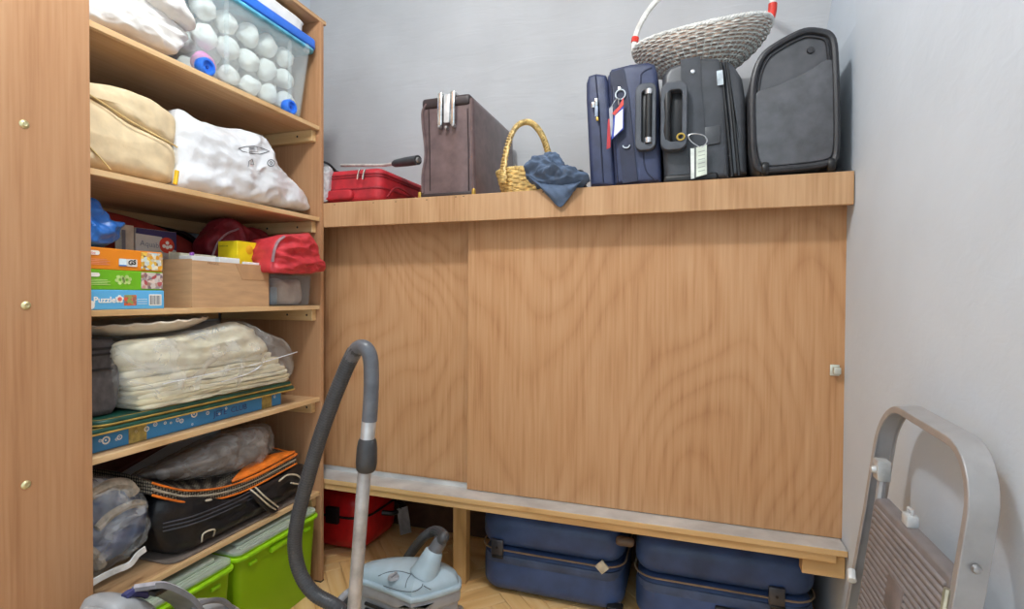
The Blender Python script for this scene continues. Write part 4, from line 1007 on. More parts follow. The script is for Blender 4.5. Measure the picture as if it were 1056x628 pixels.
M_SEAL = mat('white_seal', (226,226,230), .25, var=.04)
MB().tube(smooth_path(lX(-1.372, (168,396),(200,389),(232,382),(262,376),(290,368),(306,363)), 5), .0038, 6, flat=.4).build('seal_strip', M_SEAL, ln)
MB().tube(smooth_path(lX(-1.372, (228,394),(248,388),(262,382),(270,376)), 5), .0032, 6, flat=.4).build('seal_strip', M_SEAL, ln)
hl_ = onto(bpy.data.objects['top_cloth'])
for pts in (((196,345),(206,342),(214,340)), ((200,350),(206,347),(212,350)), ((214,345),(214,339)), ((219,344),(220,338)), ((222,343),(223,338),(226,342))):
    draw_on(hl_, pts, .0012, 'faded_lettering', mat('faded_blue', (140,152,160), .7), ln, x0=-1.40, off=.012)
# scalloped dish on top
PLC = V((-1.545, 1.12, 1.035)); v_ = []; f_ = []; NU = 120
pr_ = [(.10,.0),(.135,.006),(.165,.02),(.185,.034),(.188,.036),(.186,.040),(.165,.026),(.135,.012),(.10,.006)]
for r, h in pr_:
    for k in range(NU):
        a = 2*PI*k/NU; s_ = 1+(.035*abs(math.sin(11*a)) if r > .15 else 0)
        v_.append(PLC+V((r*.85*s_*math.cos(a), r*1.0*s_*math.sin(a), h-(.004*abs(math.sin(11*a)) if r > .18 else 0))))
for j in range(len(pr_)-1):
    for k in range(NU): f_.append((j*NU+k, j*NU+(k+1) % NU, (j+1)*NU+(k+1) % NU, (j+1)*NU+k))
f_ += [tuple(range(NU-1,-1,-1)), tuple((len(pr_)-1)*NU+k for k in range(NU))]
dish = tag(MB().add(v_, f_).build('dish', mat('cream_ceramic', (226,212,192), .35, var=.03), None), 'shallow cream dish with scalloped rim on the linens', 'dish')
dish.rotation_euler = (.045, -.02, 0)
# grey fabric bin
M_GBIN = mat('grey_felt', (84,78,78), .9, var=.12, scale=60, bump=.3, bscale=200, bdist=.002)
gbn = thing('fabric_bin', 'dark grey fabric bin standing on the green albums by the tall panel', 'bin', (-1.58, .90, zA))
op = [(.78,zA+.001),(.985,zA+.001),(1.0,zA+.02),(1.008,zA+.08),(1.006,zA+.14),(1.0,zA+.19),(.985,zA+.205),(.78,zA+.205)]
MB().slab([(a, b) for a, b in op], 'X', -1.76, -1.452, .02, 4).build('body', M_GBIN, gbn)
for dz in (.125, .165, .18):
    MB().tube([V((-1.4515, .785, zA+dz)), V((-1.4515, .98, zA+dz)), V((-1.47, 1.003, zA+dz)), V((-1.74, 1.003, zA+dz))], .0035, 6).build('seam', mat('dark_felt', (52,48,48), .9), gbn)

# ------------------------------------------------------------------ shelf 5: bags
z5 = ZS[5]
zb_ = thing('zip_bag', 'clear zipped plastic bag holding blue blankets', 'bag', (-1.58, .95, z5))
M_BLNK = mat('blue_fleece', (66,84,122), .9, var=.15, scale=30, bump=.4, bscale=60, bdist=.006)
M_BEIG = mat('beige_fleece', (150,138,122), .95, var=.15, scale=60, bump=.6, bscale=90, bdist=.006)
ol = offX(lX(-1.425, (70,500),(92,496),(118,495),(138,500),(150,509),(158,524),(158,546),(146,562),(126,578),(92,592),(70,600)), -1.46, z5+.004)
MB().puff(ol, XP, .02, .3, wr=.012, wf=12, ridged=.5, seed=81, n=90, rings=16, p=4, q=.55, floor=z5+.004).build('blanket', M_BLNK, zb_)
MB().tube(smooth_path(lX(-1.425, (80,520),(96,508),(114,500),(130,500),(138,508)), 5), .016, 8).tube(smooth_path(lX(-1.428, (100,545),(116,530),(136,520),(148,520)), 5), .011, 8).tube(smooth_path(lX(-1.42, (84,566),(96,572),(104,584)), 5), .014, 8).build('fleece_edge', M_BEIG, zb_)
MB().puff(offX(lX(-1.41, (64,497),(92,494),(130,495),(148,502),(160,522),(162,550),(150,568),(128,584),(92,604),(64,612)), -1.455, z5+.002), XP, .05, .33, wr=.012, wf=14, ridged=.9, seed=83, n=110, rings=18, p=4, q=.5, floor=z5+.001, edge=.4).build('film', film('zip_bag_film', (250,250,250), .0, .38, scale=11, rough=.1, bump=.9, crease=9), zb_)
ribbon(MB(), smooth_path([V((-1.385, p.y, max(p.z, z5+.01))) for p in lX(-1.385, (84,610),(100,598),(120,588),(134,582),(142,572),(150,566))], 4), .008, (0,0,1), .002).build('zip_band', mat('white_zip', (222,220,218), .4), zb_)
# black bag
M_BB = mat('black_satin', (24,25,30), .38, var=.2, bump=.4, bscale=16, bdist=.01)
M_STR = mat('cream_webbing', (206,194,172), .7)
bb = thing('tote_bag', 'black folded tote bag with cream-edged straps', 'bag', (-1.55, 1.36, z5))
MB().puff(offX(lX(-1.425, (160,548),(158,528),(166,512),(190,512),(215,516),(250,505),(285,488),(306,478),(316,480),(318,490),(308,505),(270,529),(235,552),(205,569),(178,572)), -1.435, z5+.009), (1,0,.12), .05, .32, wr=.012, wf=10, ridged=.5, seed=91, n=120, rings=20, p=4, q=.5, floor=z5+.009, stretch=(1,.8,1.5)).build('body', M_BB, bb)
hbb = onto(bpy.data.objects['body.004'] if False else bb.children[0])
def draw(hit, pts, r, name, m, par, off=.003, x0=-1.38, flat=1.0, sub=5):
    pp = smooth_path([hit(p, p-CAMP, off=off, back=.4) for p in lX(x0, *pts)], sub)
    MB().tube(pp, r, 6, flat=flat).build(name, m, par)
for dy in (0, 4, 8): draw(hbb, ((168,540+dy),(200,532+dy),(235,518+dy),(268,502+dy)), .0022, 'zip_fold', mat('grey_zip', (70,72,80), .4), bb)
draw(hbb, ((250,502),(262,512),(272,522),(280,527),(286,525)), .008, 'strap', M_BB, bb, off=.014, flat=.4)
draw(hbb, ((256,503),(266,511),(276,520),(285,526)), .0028, 'strap_edge', M_STR, bb, off=.022)
draw(hbb, ((262,501),(272,511),(282,519),(287,523)), .0028, 'strap_edge', M_STR, bb, off=.022)
draw(hbb, ((288,496),(296,490),(306,490),(311,495),(308,499),(300,498)), .0032, 'strap_edge', M_STR, bb, off=.014)
draw(hbb, ((208,559),(210,550),(221,546),(220,553)), .0025, 'strap_edge', M_STR, bb, off=.008)
draw(hbb, ((206,512),(214,516),(222,512),(232,506)), .007, 'label_tab', M_STR, bb, off=.008, flat=.5)
tag(MB().slab(rrect(-1.80, 1.10, -1.392, 1.665, .04, 5), 'Z', z5+.0005, z5+.0075, .003, 2).build('place_mat', mat('taupe_mat', (120,108,100), .6), None), 'thin taupe mat lying under the black tote bag', 'mat')
# orange-trimmed dotted pouch
M_DOT = NT('dotted_fabric'); vo = M_DOT.n('ShaderNodeTexVoronoi', Scale=110.0); vo.inputs['Randomness'].default_value = .15; M_DOT.l(M_DOT.coord(), vo.inputs['Vector'])
M_DOT.l(M_DOT.ramp(vo.outputs['Distance'], [(.30, (150,140,122)), (.42, (34,30,28))]), M_DOT.b.inputs['Base Color']); M_DOT.b.inputs['Roughness'].default_value = .7
M_ORT = mat('orange_binding', (226,118,34), .5)
dp_ = thing('pouch_bag', 'flat brown dotted bag with orange zip binding lying on the tote', 'bag', (-1.55, 1.35, z5+.16))
fe = smooth_path(lX(-1.40, (156,497),(168,500.5),(190,505),(215,504),(240,499),(265,489),(288,477),(305,468)), 4)
v_ = []; f_ = []; KD = 10
for th in (0, .034):
    for p in fe:
        for j in range(KD+1):
            t = j/KD; bulge = .010*math.sin(PI*t)
            v_.append(V((p.x-.24*t, p.y, p.z-.036+(th if 0 < j < KD else th*.96)+(bulge if th else -bulge*.2)+.012*t)))
n_ = len(fe)*(KD+1)
for s_ in range(2):
    for i in range(len(fe)-1):
        for j in range(KD):
            a = s_*n_+i*(KD+1)+j; q4 = (a, a+KD+1, a+KD+2, a+1); f_.append(q4 if s_ else q4[::-1])
for i in range(len(fe)-1):
    for j in (0, KD): a = i*(KD+1)+j; f_.append((a, a+KD+1, n_+a+KD+1, n_+a))
for i in (0, len(fe)-1):
    for j in range(KD): a = i*(KD+1)+j; f_.append((a, a+1, n_+a+1, n_+a))
MB().add(v_, f_).build('body', M_DOT.m, dp_)
up_ = V((.004,0,-.002)); dn_ = V((.004,0,-.036))
MB().tube([p+up_ for p in fe]+[fe[-1]+V((-.12,-.002,.012))], [.0030]*18+[.0055]*(len(fe)-17), 6).build('binding', M_ORT, dp_)
MB().tube([p+dn_ for p in fe], .0032, 6).build('binding', M_ORT, dp_)
m_ = MB()
for i in range(0, len(fe)-1):
    for s_ in range(3):
        p = fe[i].lerp(fe[i+1], s_/3)+V((.004,0,-.019)); m_.rbox(p+V((-.002,-.0028,-.003)), p+V((.002,.0028,.003)), .001, 1)
m_.build('zip_teeth', mat('pale_zip', (170,158,138), .5), dp_)
v_ = []; f_ = []
ts = fe[16:]
for i, p in enumerate(ts): v_ += [p+V((-.004,0,.003)), p+V((-.006-.05*math.sin(PI*i/(len(ts)-1)),0,.010+.012*math.sin(PI*i/(len(ts)-1))))]
for i in range(len(ts)-1): f_.append((2*i, 2*i+2, 2*i+3, 2*i+1))
ot = MB().add(v_, f_).build('orange_tongue', M_ORT, dp_); s_ = ot.modifiers.new('t', 'SOLIDIFY'); s_.thickness = .004
# grey plush in plastic
gp = thing('plush_bundle', 'grey fleece bundle in a clear bag on the dotted bag', 'fleece', (-1.58, 1.36, z5+.2))
MB().puff(lX(-1.50, (150,489),(175,478),(205,462),(232,449),(256,441),(270,442),(274,454),(272,468),(262,478),(235,487),(200,492),(170,494)), (1,0,.2), .07, .15, wr=.015, wf=14, ridged=.5, seed=101, n=100, rings=18, p=3, q=.6, edge=.2).build('fleece', mat('grey_fleece', (116,104,96), .95, var=.2, scale=30, bump=.6, bscale=70, bdist=.006), gp)
MB().puff(lX(-1.495, (144,491),(175,475),(205,459),(232,445),(258,437),(273,439),(278,455),(274,471),(262,482),(235,490),(200,495),(165,497)), (1,0,.2), .085, .16, wr=.012, wf=18, ridged=.8, seed=103, n=90, rings=14, p=3, q=.55, edge=.2).build('film', film('fleece_film', (236,234,232), .08, .4, scale=12, rough=.2, bump=.8), gp)
tag(MB().slab(rrect(1.06, z5+.235, 1.44, z5+.25, .005, 3), 'X', -1.87, -1.70, .003, 2).build('folded_board', mat('maroon_card', (84,38,36), .5), None), 'maroon folded board at the back above the grey fleece', 'board').rotation_euler.x = .28

# ------------------------------------------------------------------ floor under the shelves: lime boxes
M_LIME = film('lime_plastic', (184,226,36), .55, .65, scale=2, rough=.3, bump=.03)
M_LIDC = film('frosted_lid', (236,244,232), .34, .48, scale=4, rough=.25, bump=.1)
def lime_box(label, y0, y1, zt, xf):
    t = thing('storage_box', label, 'storage box', (xf-.2, (y0+y1)/2, 0), 'lime storage boxes on the floor')
    tub(xf-.40, xf, y0, y1, .001, zt, .014, .003, .025).build('tub', M_LIME, t)
    MB().slab(rrect(xf-.406, y0-.006, xf+.008, y1+.006, .028, 5), 'Z', zt-.020, zt-.004, .003, 2)
    rim = [V((a, b, zt-.014)) for a, b in rrect(xf-.402, y0-.002, xf+.004, y1+.002, .027, 5)]
    MB().tube(rim, .009, 6, closed=True, flat=.8).build('rim', mat('lime_rim', (150,206,24), .35), t)
    ld = MB().slab(rrect(xf-.400, y0-.004, xf+.002, y1+.004, .027, 5), 'Z', zt-.002, zt+.012, .004, 2).slab(rrect(xf-.37, y0+.03, xf-.03, y1-.03, .02, 5), 'Z', zt+.012, zt+.024, .004, 2).build('lid', M_LIDC, t)
    MB().tube([V((xf-.012, y0+.02, zt+.013)), V((xf-.012, y1-.02, zt+.013))], .003, 6).tube([V((xf-.026, y0+.02, zt+.013)), V((xf-.026, y1-.02, zt+.013))], .003, 6).build('lid_rib', M_LIDC, ld)
    for f_ in (.16, .84):
        yy = y0+(y1-y0)*f_; MB().rbox((xf-.006, yy-.016, zt-.052), (xf+.006, yy+.016, zt-.040), .003).build('lug', mat('lime_rim', (150,206,24), .35), t)
    h = MB(); yy = (y0+y1)/2-.01
    h.rbox((xf-.006, yy-.045, zt-.05), (xf+.010, yy+.045, zt-.030), .004); h.build('clip', mat('lime_rim', (150,206,24), .35), t)
    return t
lime_box('lime green plastic box with frosted lid beside the shelf end panel', 1.292, 1.672, .312, -1.352)
lime_box('lime green plastic box with frosted lid beneath the clear zipped bag', .86, 1.268, .308, -1.345)
tag(MB().rbox((-1.68, 1.34, .008), (-1.42, 1.62, .2), .02, 3).build('toy_box', mat('yellow_green_box', (190,190,50), .5), None), 'yellowish carton inside the lime box by the end panel', 'box')
tag(MB().lathe([(0,.0),(.06,.0),(.075,.02),(.078,.14),(.06,.16),(0,.165)], (-1.45, 1.12, .006), n=20).build('toy_tub', mat('teal_plastic', (50,140,150), .4), None), 'teal tub inside the lime box under the zipped bag', 'tub')
# grey plastic gear on the floor in front
M_LG = mat('light_grey_plastic', (172,176,180), .35, var=.05); M_MG = mat('mid_grey_plastic', (120,122,128), .4)
gg = thing('skate_boot', 'light grey plastic skate boot shells with buckle straps on the floor', 'skates', (-1.2, .92, 0))
XG_ = -1.20
def dome(pts, xc, half, m, name, zlow=.02):
    """rounded shell: outline in the Y-Z plane, extruded in X with soft edges"""
    o_ = [(p.y, p.z) for p in smooth_path(pts, 5)]
    o_ = [(o_[0][0], zlow)]+o_+[(o_[-1][0], zlow)]
    return MB().slab(o_[::-1], 'X', xc-half, xc+half, min(.03, half*.6), 4).build(name, m, gg)
dome(lX(XG_, (104,636),(112,622),(126,616),(140,616),(152,620),(164,632)), XG_-.03, .06, M_LG, 'shell')
dome(lX(XG_, (192,640),(200,626),(212,620),(224,619),(236,624),(246,636)), XG_, .06, M_LG, 'shell')
dome(lX(XG_, (84,640),(92,626),(100,626),(108,634)), XG_+.02, .05, M_LG, 'shell')
bkl = lX(XG_+.03, (147,607),(165,608),(184,618),(196,630)); bkl2 = lX(XG_+.03, (147,607),(152,602.5),(172,606),(190,617),(199,628))
ribbon(MB(), smooth_path(lX(XG_+.03, (148,606),(160,606),(176,612),(190,621),(200,634)), 5), .035, (1,0,.3), .006).build('strap', M_MG, gg)
ribbon(MB(), smooth_path(lX(XG_+.03, (149,603),(160,603),(176,609),(190,618),(201,631)), 5), .03, (1,0,.3), .004).build('strap_cover', mat('pale_lilac_grey', (196,194,202), .35), gg)
MB().rbox(onX(165,608,XG_+.05)+V((-.012,-.02,-.006)), onX(165,608,XG_+.05)+V((.012,.02,.006)), .003).build('buckle', M_DARKM, gg)
MB().tube(smooth_path(lX(XG_, (128,616),(136,611),(146,611),(152,613)), 4), .010, 8).build('liner', mat('navy_liner', (52,54,104), .6), gg)
MB().tube(smooth_path(lX(XG_+.055, (196,634),(204,624),(216,619.5),(230,620),(240,628)), 5), .007, 8).build('trim', M_MG, gg)

# ------------------------------------------------------------------ under the closet
M_REDS = mat('red_hard_shell', (196,30,34), .35, var=.08)
ru = thing('suitcase', 'red hard-shell suitcase lying under the closet beside the shelf end', 'suitcase', (-1.62, 2.1, 0))
MB().slab(rrect(-1.86, 1.945, -1.335, 2.272, .09, 7), 'Z', .012, .262, .05, 5).build('shell', M_REDS, ru)
MB().tube([V((a, b, .165)) for a, b in rrect(-1.862, 1.943, -1.333, 2.274, .092, 7)], .006, 6, closed=True).build('seam', M_BLKD, ru)
p = onY(343, 537, 1.94); MB().rbox((p.x-.03, 1.926, .135), (p.x+.035, 1.948, .21), .006).build('latch', M_BLKD, ru)
MB().tube(smooth_path([V((-1.335,2.10,.14)), V((-1.29,2.12,.135)), V((-1.28,2.17,.135)), V((-1.29,2.22,.135)), V((-1.335,2.24,.14))], 5), .012, 8).build('handle', M_BLKD, ru)
for x_ in (-1.78, -1.42):
    for y_ in (2.02, 2.22): MB().lathe([(0,0),(.018,0),(.02,.004),(.02,.016),(0,.016)], (x_, y_, .0005), n=12).build('foot', M_BLKD, ru)
tg = thing('luggage_tag', 'grey plastic luggage tag hanging from the red hard suitcase', 'tag', (-1.27, 2.16, .1))
pp = lY(2.14, (409,525),(420,522),(424,549),(413,552)); card('tag_card', pp, mat('grey_tag', (126,128,132), .4), tg, .004)
MB().tube(smooth_path([onY(414,525,2.138), onY(408,519,2.14), V((-1.285,2.14,.15))], 4), .002, 5).build('cord', M_BLKD, tg)
M_BLS = mat('blue_hard_shell', (58,80,122), .45, var=.14, scale=9, bump=.15, bscale=120, bdist=.001)
M_BLS2 = mat('blue_scuffed', (68,84,116), .55, var=.16, scale=14)
def blue_case(label, x0, x1, y0, y1, zt, latch_x, extra):
    t = thing('suitcase', label, 'suitcase', ((x0+x1)/2, (y0+y1)/2, 0), 'blue hard suitcases under the closet')
    zm = zt*.56
    MB().slab(rrect(x0, y0, x1, y1, .075, 7), 'Z', .010, zm-.002, .045, 5).build('bottom_shell', M_BLS, t)
    MB().slab(rrect(x0-.002, y0-.002, x1+.002, y1+.002, .077, 7), 'Z', zm+.002, zt, .05, 5).build('top_shell', M_BLS, t)
    MB().tube([V((a, b, zm)) for a, b in rrect(x0-.003, y0-.003, x1+.003, y1+.003, .078, 7)], .0035, 6, closed=True).build('seam_strip', mat('tan_seam', (150,128,104), .5, .2), t)
    MB().slab(rrect(x0+.004, y0-.0005, x1-.004, y1+.0005, .07, 7), 'Z', zm-.055, zm-.022, .004, 2).build('band', M_BLS2, t)
    l = MB().rbox((latch_x-.024, y0-.012, zm-.022), (latch_x+.024, y0+.004, zm+.040), .004).build('latch', mat('gunmetal', (84,84,90), .35, .6), t)
    MB().rbox((latch_x-.020, y0-.016, zm-.030), (latch_x+.026, y0-.008, zm-.018), .003).lathe([(0,.003),(.004,.002),(.005,0)], (latch_x, y0-.012, zm+.01), (0,-1,0), 8).build('catch', M_DARKM, l)
    for k in range(2):
        for j in range(2): MB().lathe([(0,0),(.016,0),(.018,.003),(.018,.014),(0,.014)], (x0+.09+k*(x1-x0-.18), y0+.09+j*(y1-y0-.18), .0005), n=12).build('foot', M_BLKD, t)
    return t, zm
t, zm = blue_case('scuffed blue hard suitcase with ivory label next to the wooden post', -.755, -.205, 1.875, 2.27, .318, onY(513, 556, 1.87).x, 0)
p = onY(621, 577, 1.868)
MB().slab([(p.x-.026, zm+.002),(p.x, zm-.024),(p.x+.026, zm+.002),(p.x, zm+.028)], 'Y', 1.862, 1.872, .003, 2).build('ivory_label', mat('ivory_plastic', (206,198,176), .4), t)
p = onY(645, 552, 1.87); MB().rbox((p.x-.035, 1.866, zm+.085), (p.x+.03, 1.90, zm+.115), .012, 3).build('corner_guard', mat('brown_leather_corner', (110,90,74), .5), t)
MB().rbox((-.262, 1.858, .012), (-.205, 1.90, .045), .006).build('foot_block', M_DARKM, t)
t, zm = blue_case('blue hard suitcase with plain tan seam and brown latch beside the right wall', -.165, .405, 1.865, 2.27, .312, onY(801, 616, 1.86).x, 0)
MB().rbox((.10, 1.85, zm-.075), (.20, 1.868, zm-.055), .006).build('handle_end', M_BLKD, t)

# ------------------------------------------------------------------ vacuum cleaner
M_VB = mat('blue_grey_plastic', (168,188,200), .3, var=.03, coat=.2); M_VG = mat('vacuum_grey', (156,158,164), .35, var=.04); M_VD = mat('hose_grey', (66,68,72), .42, var=.06)
M_VD2 = mat('hose_end_grey', (100,102,108), .38)
vc = thing('vacuum_cleaner', 'blue-grey canister vacuum cleaner with dark hose and metal wand', 'vacuum cleaner', (-.86, 1.45, 0))
vout = [(-1.05,1.478),(-.93,1.455),(-.82,1.428),(-.795,1.430),(-.742,1.479),(-.697,1.535),(-.692,1.56),(-.72,1.605),(-.80,1.635),(-.90,1.628),(-1.0,1.592),(-1.062,1.535)]
vout = [(p.x, p.y) for p in smooth_path([V((a, b, 0)) for a, b in vout], 4, True)]
MB().slab(offset(vout, .012), 'Z', .03, .178, .022, 4).build('lower_body', M_VG, vc)
MB().slab(offset(vout, .004), 'Z', .150, .198, .010, 3).build('bumper', M_VG, vc)
MB().slab(vout, 'Z', .190, .208, .006, 3).build('cover_rim', M_VB, vc)
v_ = []; f_ = []; NR = 10; ou = offset(vout, .010); cx_, cy_ = -.83, 1.555
for i in range(NR+1):
    s_ = math.cos(.5*PI*i/NR); h = .206+.050*math.sin(.5*PI*i/NR)**.75
    for a, b in ou: v_.append(V((cx_+(a-cx_)*s_, cy_+(b-cy_)*s_, h)))
n_ = len(ou)
for i in range(NR):
    for k in range(n_): f_.append((i*n_+k, i*n_+(k+1) % n_, (i+1)*n_+(k+1) % n_, (i+1)*n_+k))
f_.append(tuple(range(n_-1,-1,-1)))
top = MB().add(v_, f_).build('top_cover', M_VB, vc)
ht = onto(top)
def vtop(px, py, off=.001):
    d = ray(px, py); return ht(CAMP+d*1.9, d, off=off, back=1.9)
c = vtop(406, 596)
MB().lathe([(0,.008),(.016,.008),(.019,.004),(.02,0)], c, (0,0,1), 18).rbox(c+V((-.004,-.016,.008)), c+V((.004,.016,.014)), .002).build('dial', M_VG, vc)
for pts in (((379,599),(395,604),(412,609),(426,610),(434,606),(436,602)), ((437,604),(444,608),(451,612)), ((424,592),(420,598),(418,606)), ((390,594),(400,590),(412,589),(424,592))):
    MB().tube(smooth_path([vtop(*q) for q in pts], 4), .0014, 5).build('groove', mat('seam_dark', (92,102,110), .5), vc)
cb0 = vtop(440, 587, 0); cb1 = cb0+V((.020,.016,.058)); dirc = (cb1-cb0).normalized()
MB().tube([cb0-dirc*.018, cb0, cb0.lerp(cb1,.5), cb0.lerp(cb1,.95), cb1], [.050,.045,.036,.030,.026], 20).build('hose_port', M_VB, vc)
cb2 = cb1+V((.018,.012,.032))
MB().tube([cb1-dirc*.005, cb2], [.0235,.0225], 14).build('hose_cuff', M_VD2, vc)
# wand and hose
YW = 1.03
wt = onY(380, 432, YW); wb_ = onY(365, 628, YW); dw = (wb_-wt); foot = wt+dw*((wt.z-.05)/(-dw.z))
MB().tube([foot, wt], .0155, 16).build('wand', mat('brushed_tube', (176,176,178), .34, .35), vc)
n0 = foot
MB().slab(rrect(n0.x-.13, n0.y-.06, n0.x+.13, n0.y+.03, .03, 5), 'Z', .001, .05, .012, 3).build('floor_head', M_VD, vc)
cc0 = onY(377.5, 486, YW); cc1 = onY(379, 452, YW)
MB().tube([cc0, cc0.lerp(cc1,.08), cc0.lerp(cc1,.3), cc0.lerp(cc1,.7), cc0.lerp(cc1,.92), cc1], [.018,.0225,.0245,.0235,.021,.018], 16).build('wand_collar', mat('collar_dark', (58,58,60), .45), vc)
MB().tube([cc1, onY(381, 430, YW)], .0165, 14).build('metal_sleeve', mat('sleeve_metal', (190,190,192), .3, .4), vc)
g0 = [onY(381, 434, YW), onY(382.5, 410, YW), onY(383, 385, YW), onY(381.5, 367, YW), onY(376, 358.5, YW), onY(369, 359, YW+.01), onY(362, 369, YW+.02)]
MB().tube(smooth_path(g0, 6), [.0175]*((len(g0)-1)*6+1), 16).build('curved_grip', M_VD2, vc)
hp = [g0[-2], g0[-1], onY(347, 404, YW+.03), onY(331, 448, YW+.04), onY(317, 495, YW+.05), onY(307, 535, YW+.06), onY(304, 565, YW+.07), onY(310, 592, YW+.08), onY(324, 612, YW+.09), onY(346, 625, YW+.10), onY(362, 640, YW+.12),
      V((-.70,1.13,.24)), V((-.68,1.16,.12)), V((-.74,1.13,.035)), V((-.92,1.10,.03)), V((-1.08,1.22,.03)), V((-1.17,1.45,.03)), V((-1.17,1.66,.03)), V((-1.10,1.755,.05)),
      ]
tail = [onY(410,592,1.775), onY(424,570,1.765), onY(438,553,1.745), onY(449,547.5,1.73), cb2+V((.006,.006,.012)), cb2+V((-.003,-.002,-.006))]
hp += tail
hs = smooth_path(hp, 12)
m_ = MB().tube(hs, .0178, 12); m_.build('hose', M_VD, vc)
m_ = MB()
acc = 0; last = hs[0]
for i in range(1, len(hs)):
    pass
# fine ribs of the hose
L_ = [0]
for i in range(1, len(hs)): L_.append(L_[-1]+(hs[i]-hs[i-1]).length)
d_ = .02; j = 0
while d_ < L_[-1]-.02:
    while L_[j+1] < d_: j += 1
    p = hs[j].lerp(hs[j+1], (d_-L_[j])/(L_[j+1]-L_[j])); t_ = (hs[j+1]-hs[j]).normalized()
    m_.tube([p-t_*.0012, p, p+t_*.0012], [.0178,.0187,.0178], 12, caps=False); d_ += .0072
m_.build('hose_ribs', M_VD, vc)
for x_, y_ in ((-1.045,1.55),(-.72,1.575)):
    MB().lathe([(0,-.012),(.05,-.012),(.056,-.006),(.056,.008),(.045,.014),(0,.012)], (x_, y_, .057), (-1 if x_ < -.9 else 1,0,0), 24).build('wheel', M_VG, vc)
ws = onZ(352, 624, .12); MB().tube([ws+V((.035*math.cos(q)*.6, .06*math.cos(q), .06*math.sin(q)))+V((.02,.02,-.02)) for q in [PI*k/12 for k in range(13)]], .012, 8).build('carry_handle', M_VG, vc)
MB().rbox((foot.x-.03, foot.y-.03, .03), (foot.x+.03, foot.y+.02, .07), .01).build('head_joint', M_VD, vc)
m_ = MB()
for k in range(3): m_.tube([V((-1.0,1.474,.13-.02*k)), V((-.86,1.447,.13-.02*k))], .006, 6)
m_.build('vent', M_BLKD, vc)

# ------------------------------------------------------------------ folding step ladder leaning on the right wall
M_LAD = mat('grey_enamel', (168,166,166), .38, .35, var=.04); M_TRD = mat('grey_tread', (122,116,116), .6, var=.05)
ld = thing('step_ladder', 'grey metal folding step ladder leaning on the white wall', 'step ladder', (.33, 1.06, 0))
LEAN = .12; XT = .432; ZTOP = .942
def lp_(y, z, d=0): # d: depth out of the ladder plane towards the room
    return V((XT-(ZTOP-z)*LEAN-d, y, z-d*LEAN))
YL_, YR_ = 1.305, .908; RC = .10
path = []
def arc(cy, cz, a0, a1, n=8):
    return [(cy+RC*math.cos(a0+(a1-a0)*k/n), cz+RC*math.sin(a0+(a1-a0)*k/n)) for k in range(n+1)]
path = [(YL_+.03, .012), (YL_+.018, .40), (YL_, .70)]+arc(YL_-RC, ZTOP-RC, 0, .5*PI)+arc(YR_+RC, ZTOP-RC-.005, .5*PI, PI)+[(YR_, .70), (YR_-.015, .40), (YR_-.028, .012)]
ctr = V((0, (YL_+YR_)/2, .55)); frames = []
for i, (y, z) in enumerate(path):
    a = path[max(0, i-1)]; b = path[min(len(path)-1, i+1)]
    t_ = V((0, b[0]-a[0], b[1]-a[1])).normalized(); inw = V((0, -t_.z, t_.y)) 
    if inw.dot(V((0, ctr.y-y, .62-z))) < 0: inw = -inw
    frames.append((lp_(y, z), V((-1, 0, -LEAN)).normalized(), V((inw.x-inw.z*-LEAN*0, inw.y, inw.z))))
w_, th_, fl_ = .038, .003, .014
chan = [(0,0),(w_,0),(w_,fl_),(w_-th_,fl_),(w_-th_,th_),(th_,th_),(th_,fl_),(0,fl_)]
fo = MB().sweep(chan, frames).build('frame', M_LAD, ld, angle=35)
bv = fo.modifiers.new('b', 'BEVEL'); bv.width = .0035; bv.segments = 2; bv.limit_method = 'ANGLE'; bv.angle_limit = math.radians(50)
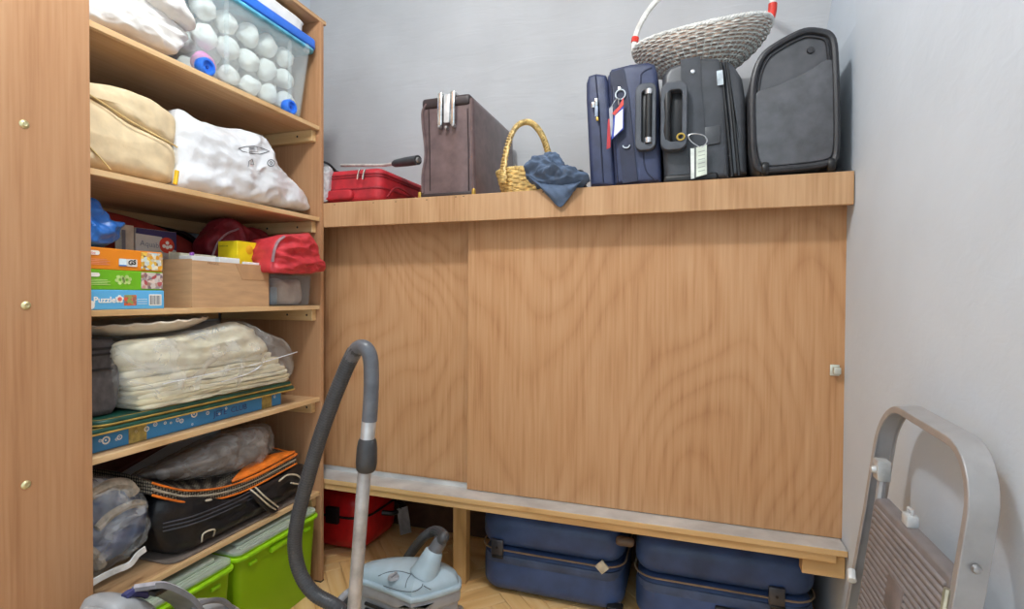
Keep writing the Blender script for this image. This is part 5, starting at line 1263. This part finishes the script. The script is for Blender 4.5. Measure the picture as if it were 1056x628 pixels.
# ribbed tread folded up between the rails
def tread(zt, zb, y0, y1, d0, name):
    def q(a, b, d): return lp_(a, b, d)
    out = rrect(y0, zb, y1, zt, .014, 4); n = len(out)
    m_ = MB().slab(out, 'Z', 0, .024, .005, 3); m_.v = [q(p.x, p.y, d0+p.z) for p in m_.v]
    o_ = m_.build(name, M_TRD, ld)
    k = int((zt-zb-.02)/.0125); 
    m_ = MB()
    for i in range(k):
        z = zb+.016+i*.0125
        mm = MB().rbox((y0+.012, z-.0036, .021), (y1-.012, z+.0036, .0275), .0022, 2); m_.add([q(p.x, p.y, d0+p.z) for p in mm.v], mm.f)
    m_.build('rib', mat('tread_ribs', (134,128,128), .55, var=.05), o_)
    mm = MB().slab(rrect((y0+y1)/2-.035, (zt+zb)/2-.03, (y0+y1)/2+.035, (zt+zb)/2+.03, .006, 3), 'Z', .022, .0285, .002, 1); mm.v = [q(p.x, p.y, d0+p.z) for p in mm.v]
    mm.build('badge', mat('tread_badge', (112,104,104), .5), o_)
    return o_
tr = tread(.745, .50, YR_+.016, YL_-.048, .012, 'tread')
tread(.30, .06, YR_+.02, YL_-.03, .012, 'tread')
# pivot bracket, latch, bolts, stay rods
p = lp_(1.258, .80, .030); MB().rbox(p+V((-.012,-.016,-.020)), p+V((.012,.014,.022)), .003).lathe([(0,.010),(.006,.010),(.008,.004),(.008,0)], p+V((-.010,-.002,.0)), (-1,0,0), 12).build('bracket', mat('bracket_grey', (186,188,188), .4, .3), ld)
MB().tube([lp_(1.256, .80, .028), lp_(1.252, .73, .028)], .008, 8).build('bracket_arm', M_LAD, ld)
p = lp_((YL_+YR_)/2+.005, .750, .024); MB().rbox(p+V((-.010,-.014,-.006)), p+V((.010,.014,.016)), .004).tube([p+V((0,-.008,.014)), p+V((0,-.008,.024)), p+V((0,.008,.024)), p+V((0,.008,.014))], .003, 6).build('latch', mat('clear_latch', (190,192,194), .25), ld)
for y_, z_ in ((YR_-.004, .77),): MB().lathe([(0,.006),(.005,.005),(.007,.001),(.007,0)], lp_(y_, z_, .019), (0,-1,0), 12).build('bolt', M_STEEL, ld)
p = lp_(YL_-.006, .565, .042); MB().tube([p, p+V((-.004,-.022,-.012))], .008, 8).build('stop', mat('white_stop', (206,208,208), .4), ld)
MB().tube([lp_(YR_+.014, .73, .04), lp_(YR_+.016, .50, .04), lp_(YR_+.012, .1, .04)], .005, 8).build('stay_rod', mat('zinc_rod', (190,184,164), .3, .7), ld)
MB().tube([lp_(YL_-.02, .56, .02), lp_(YL_-.014, .10, .02)], .005, 8).build('stay_rod', mat('zinc_rod', (190,184,164), .3, .7), ld)
for y_ in (YL_+.03, YR_-.028):
    p = lp_(y_, .012, .028); MB().rbox((p.x-.034, p.y-.022, .0005), (p.x+.034, p.y+.022, .03), .006).build('rubber_foot', M_BLKD, ld)
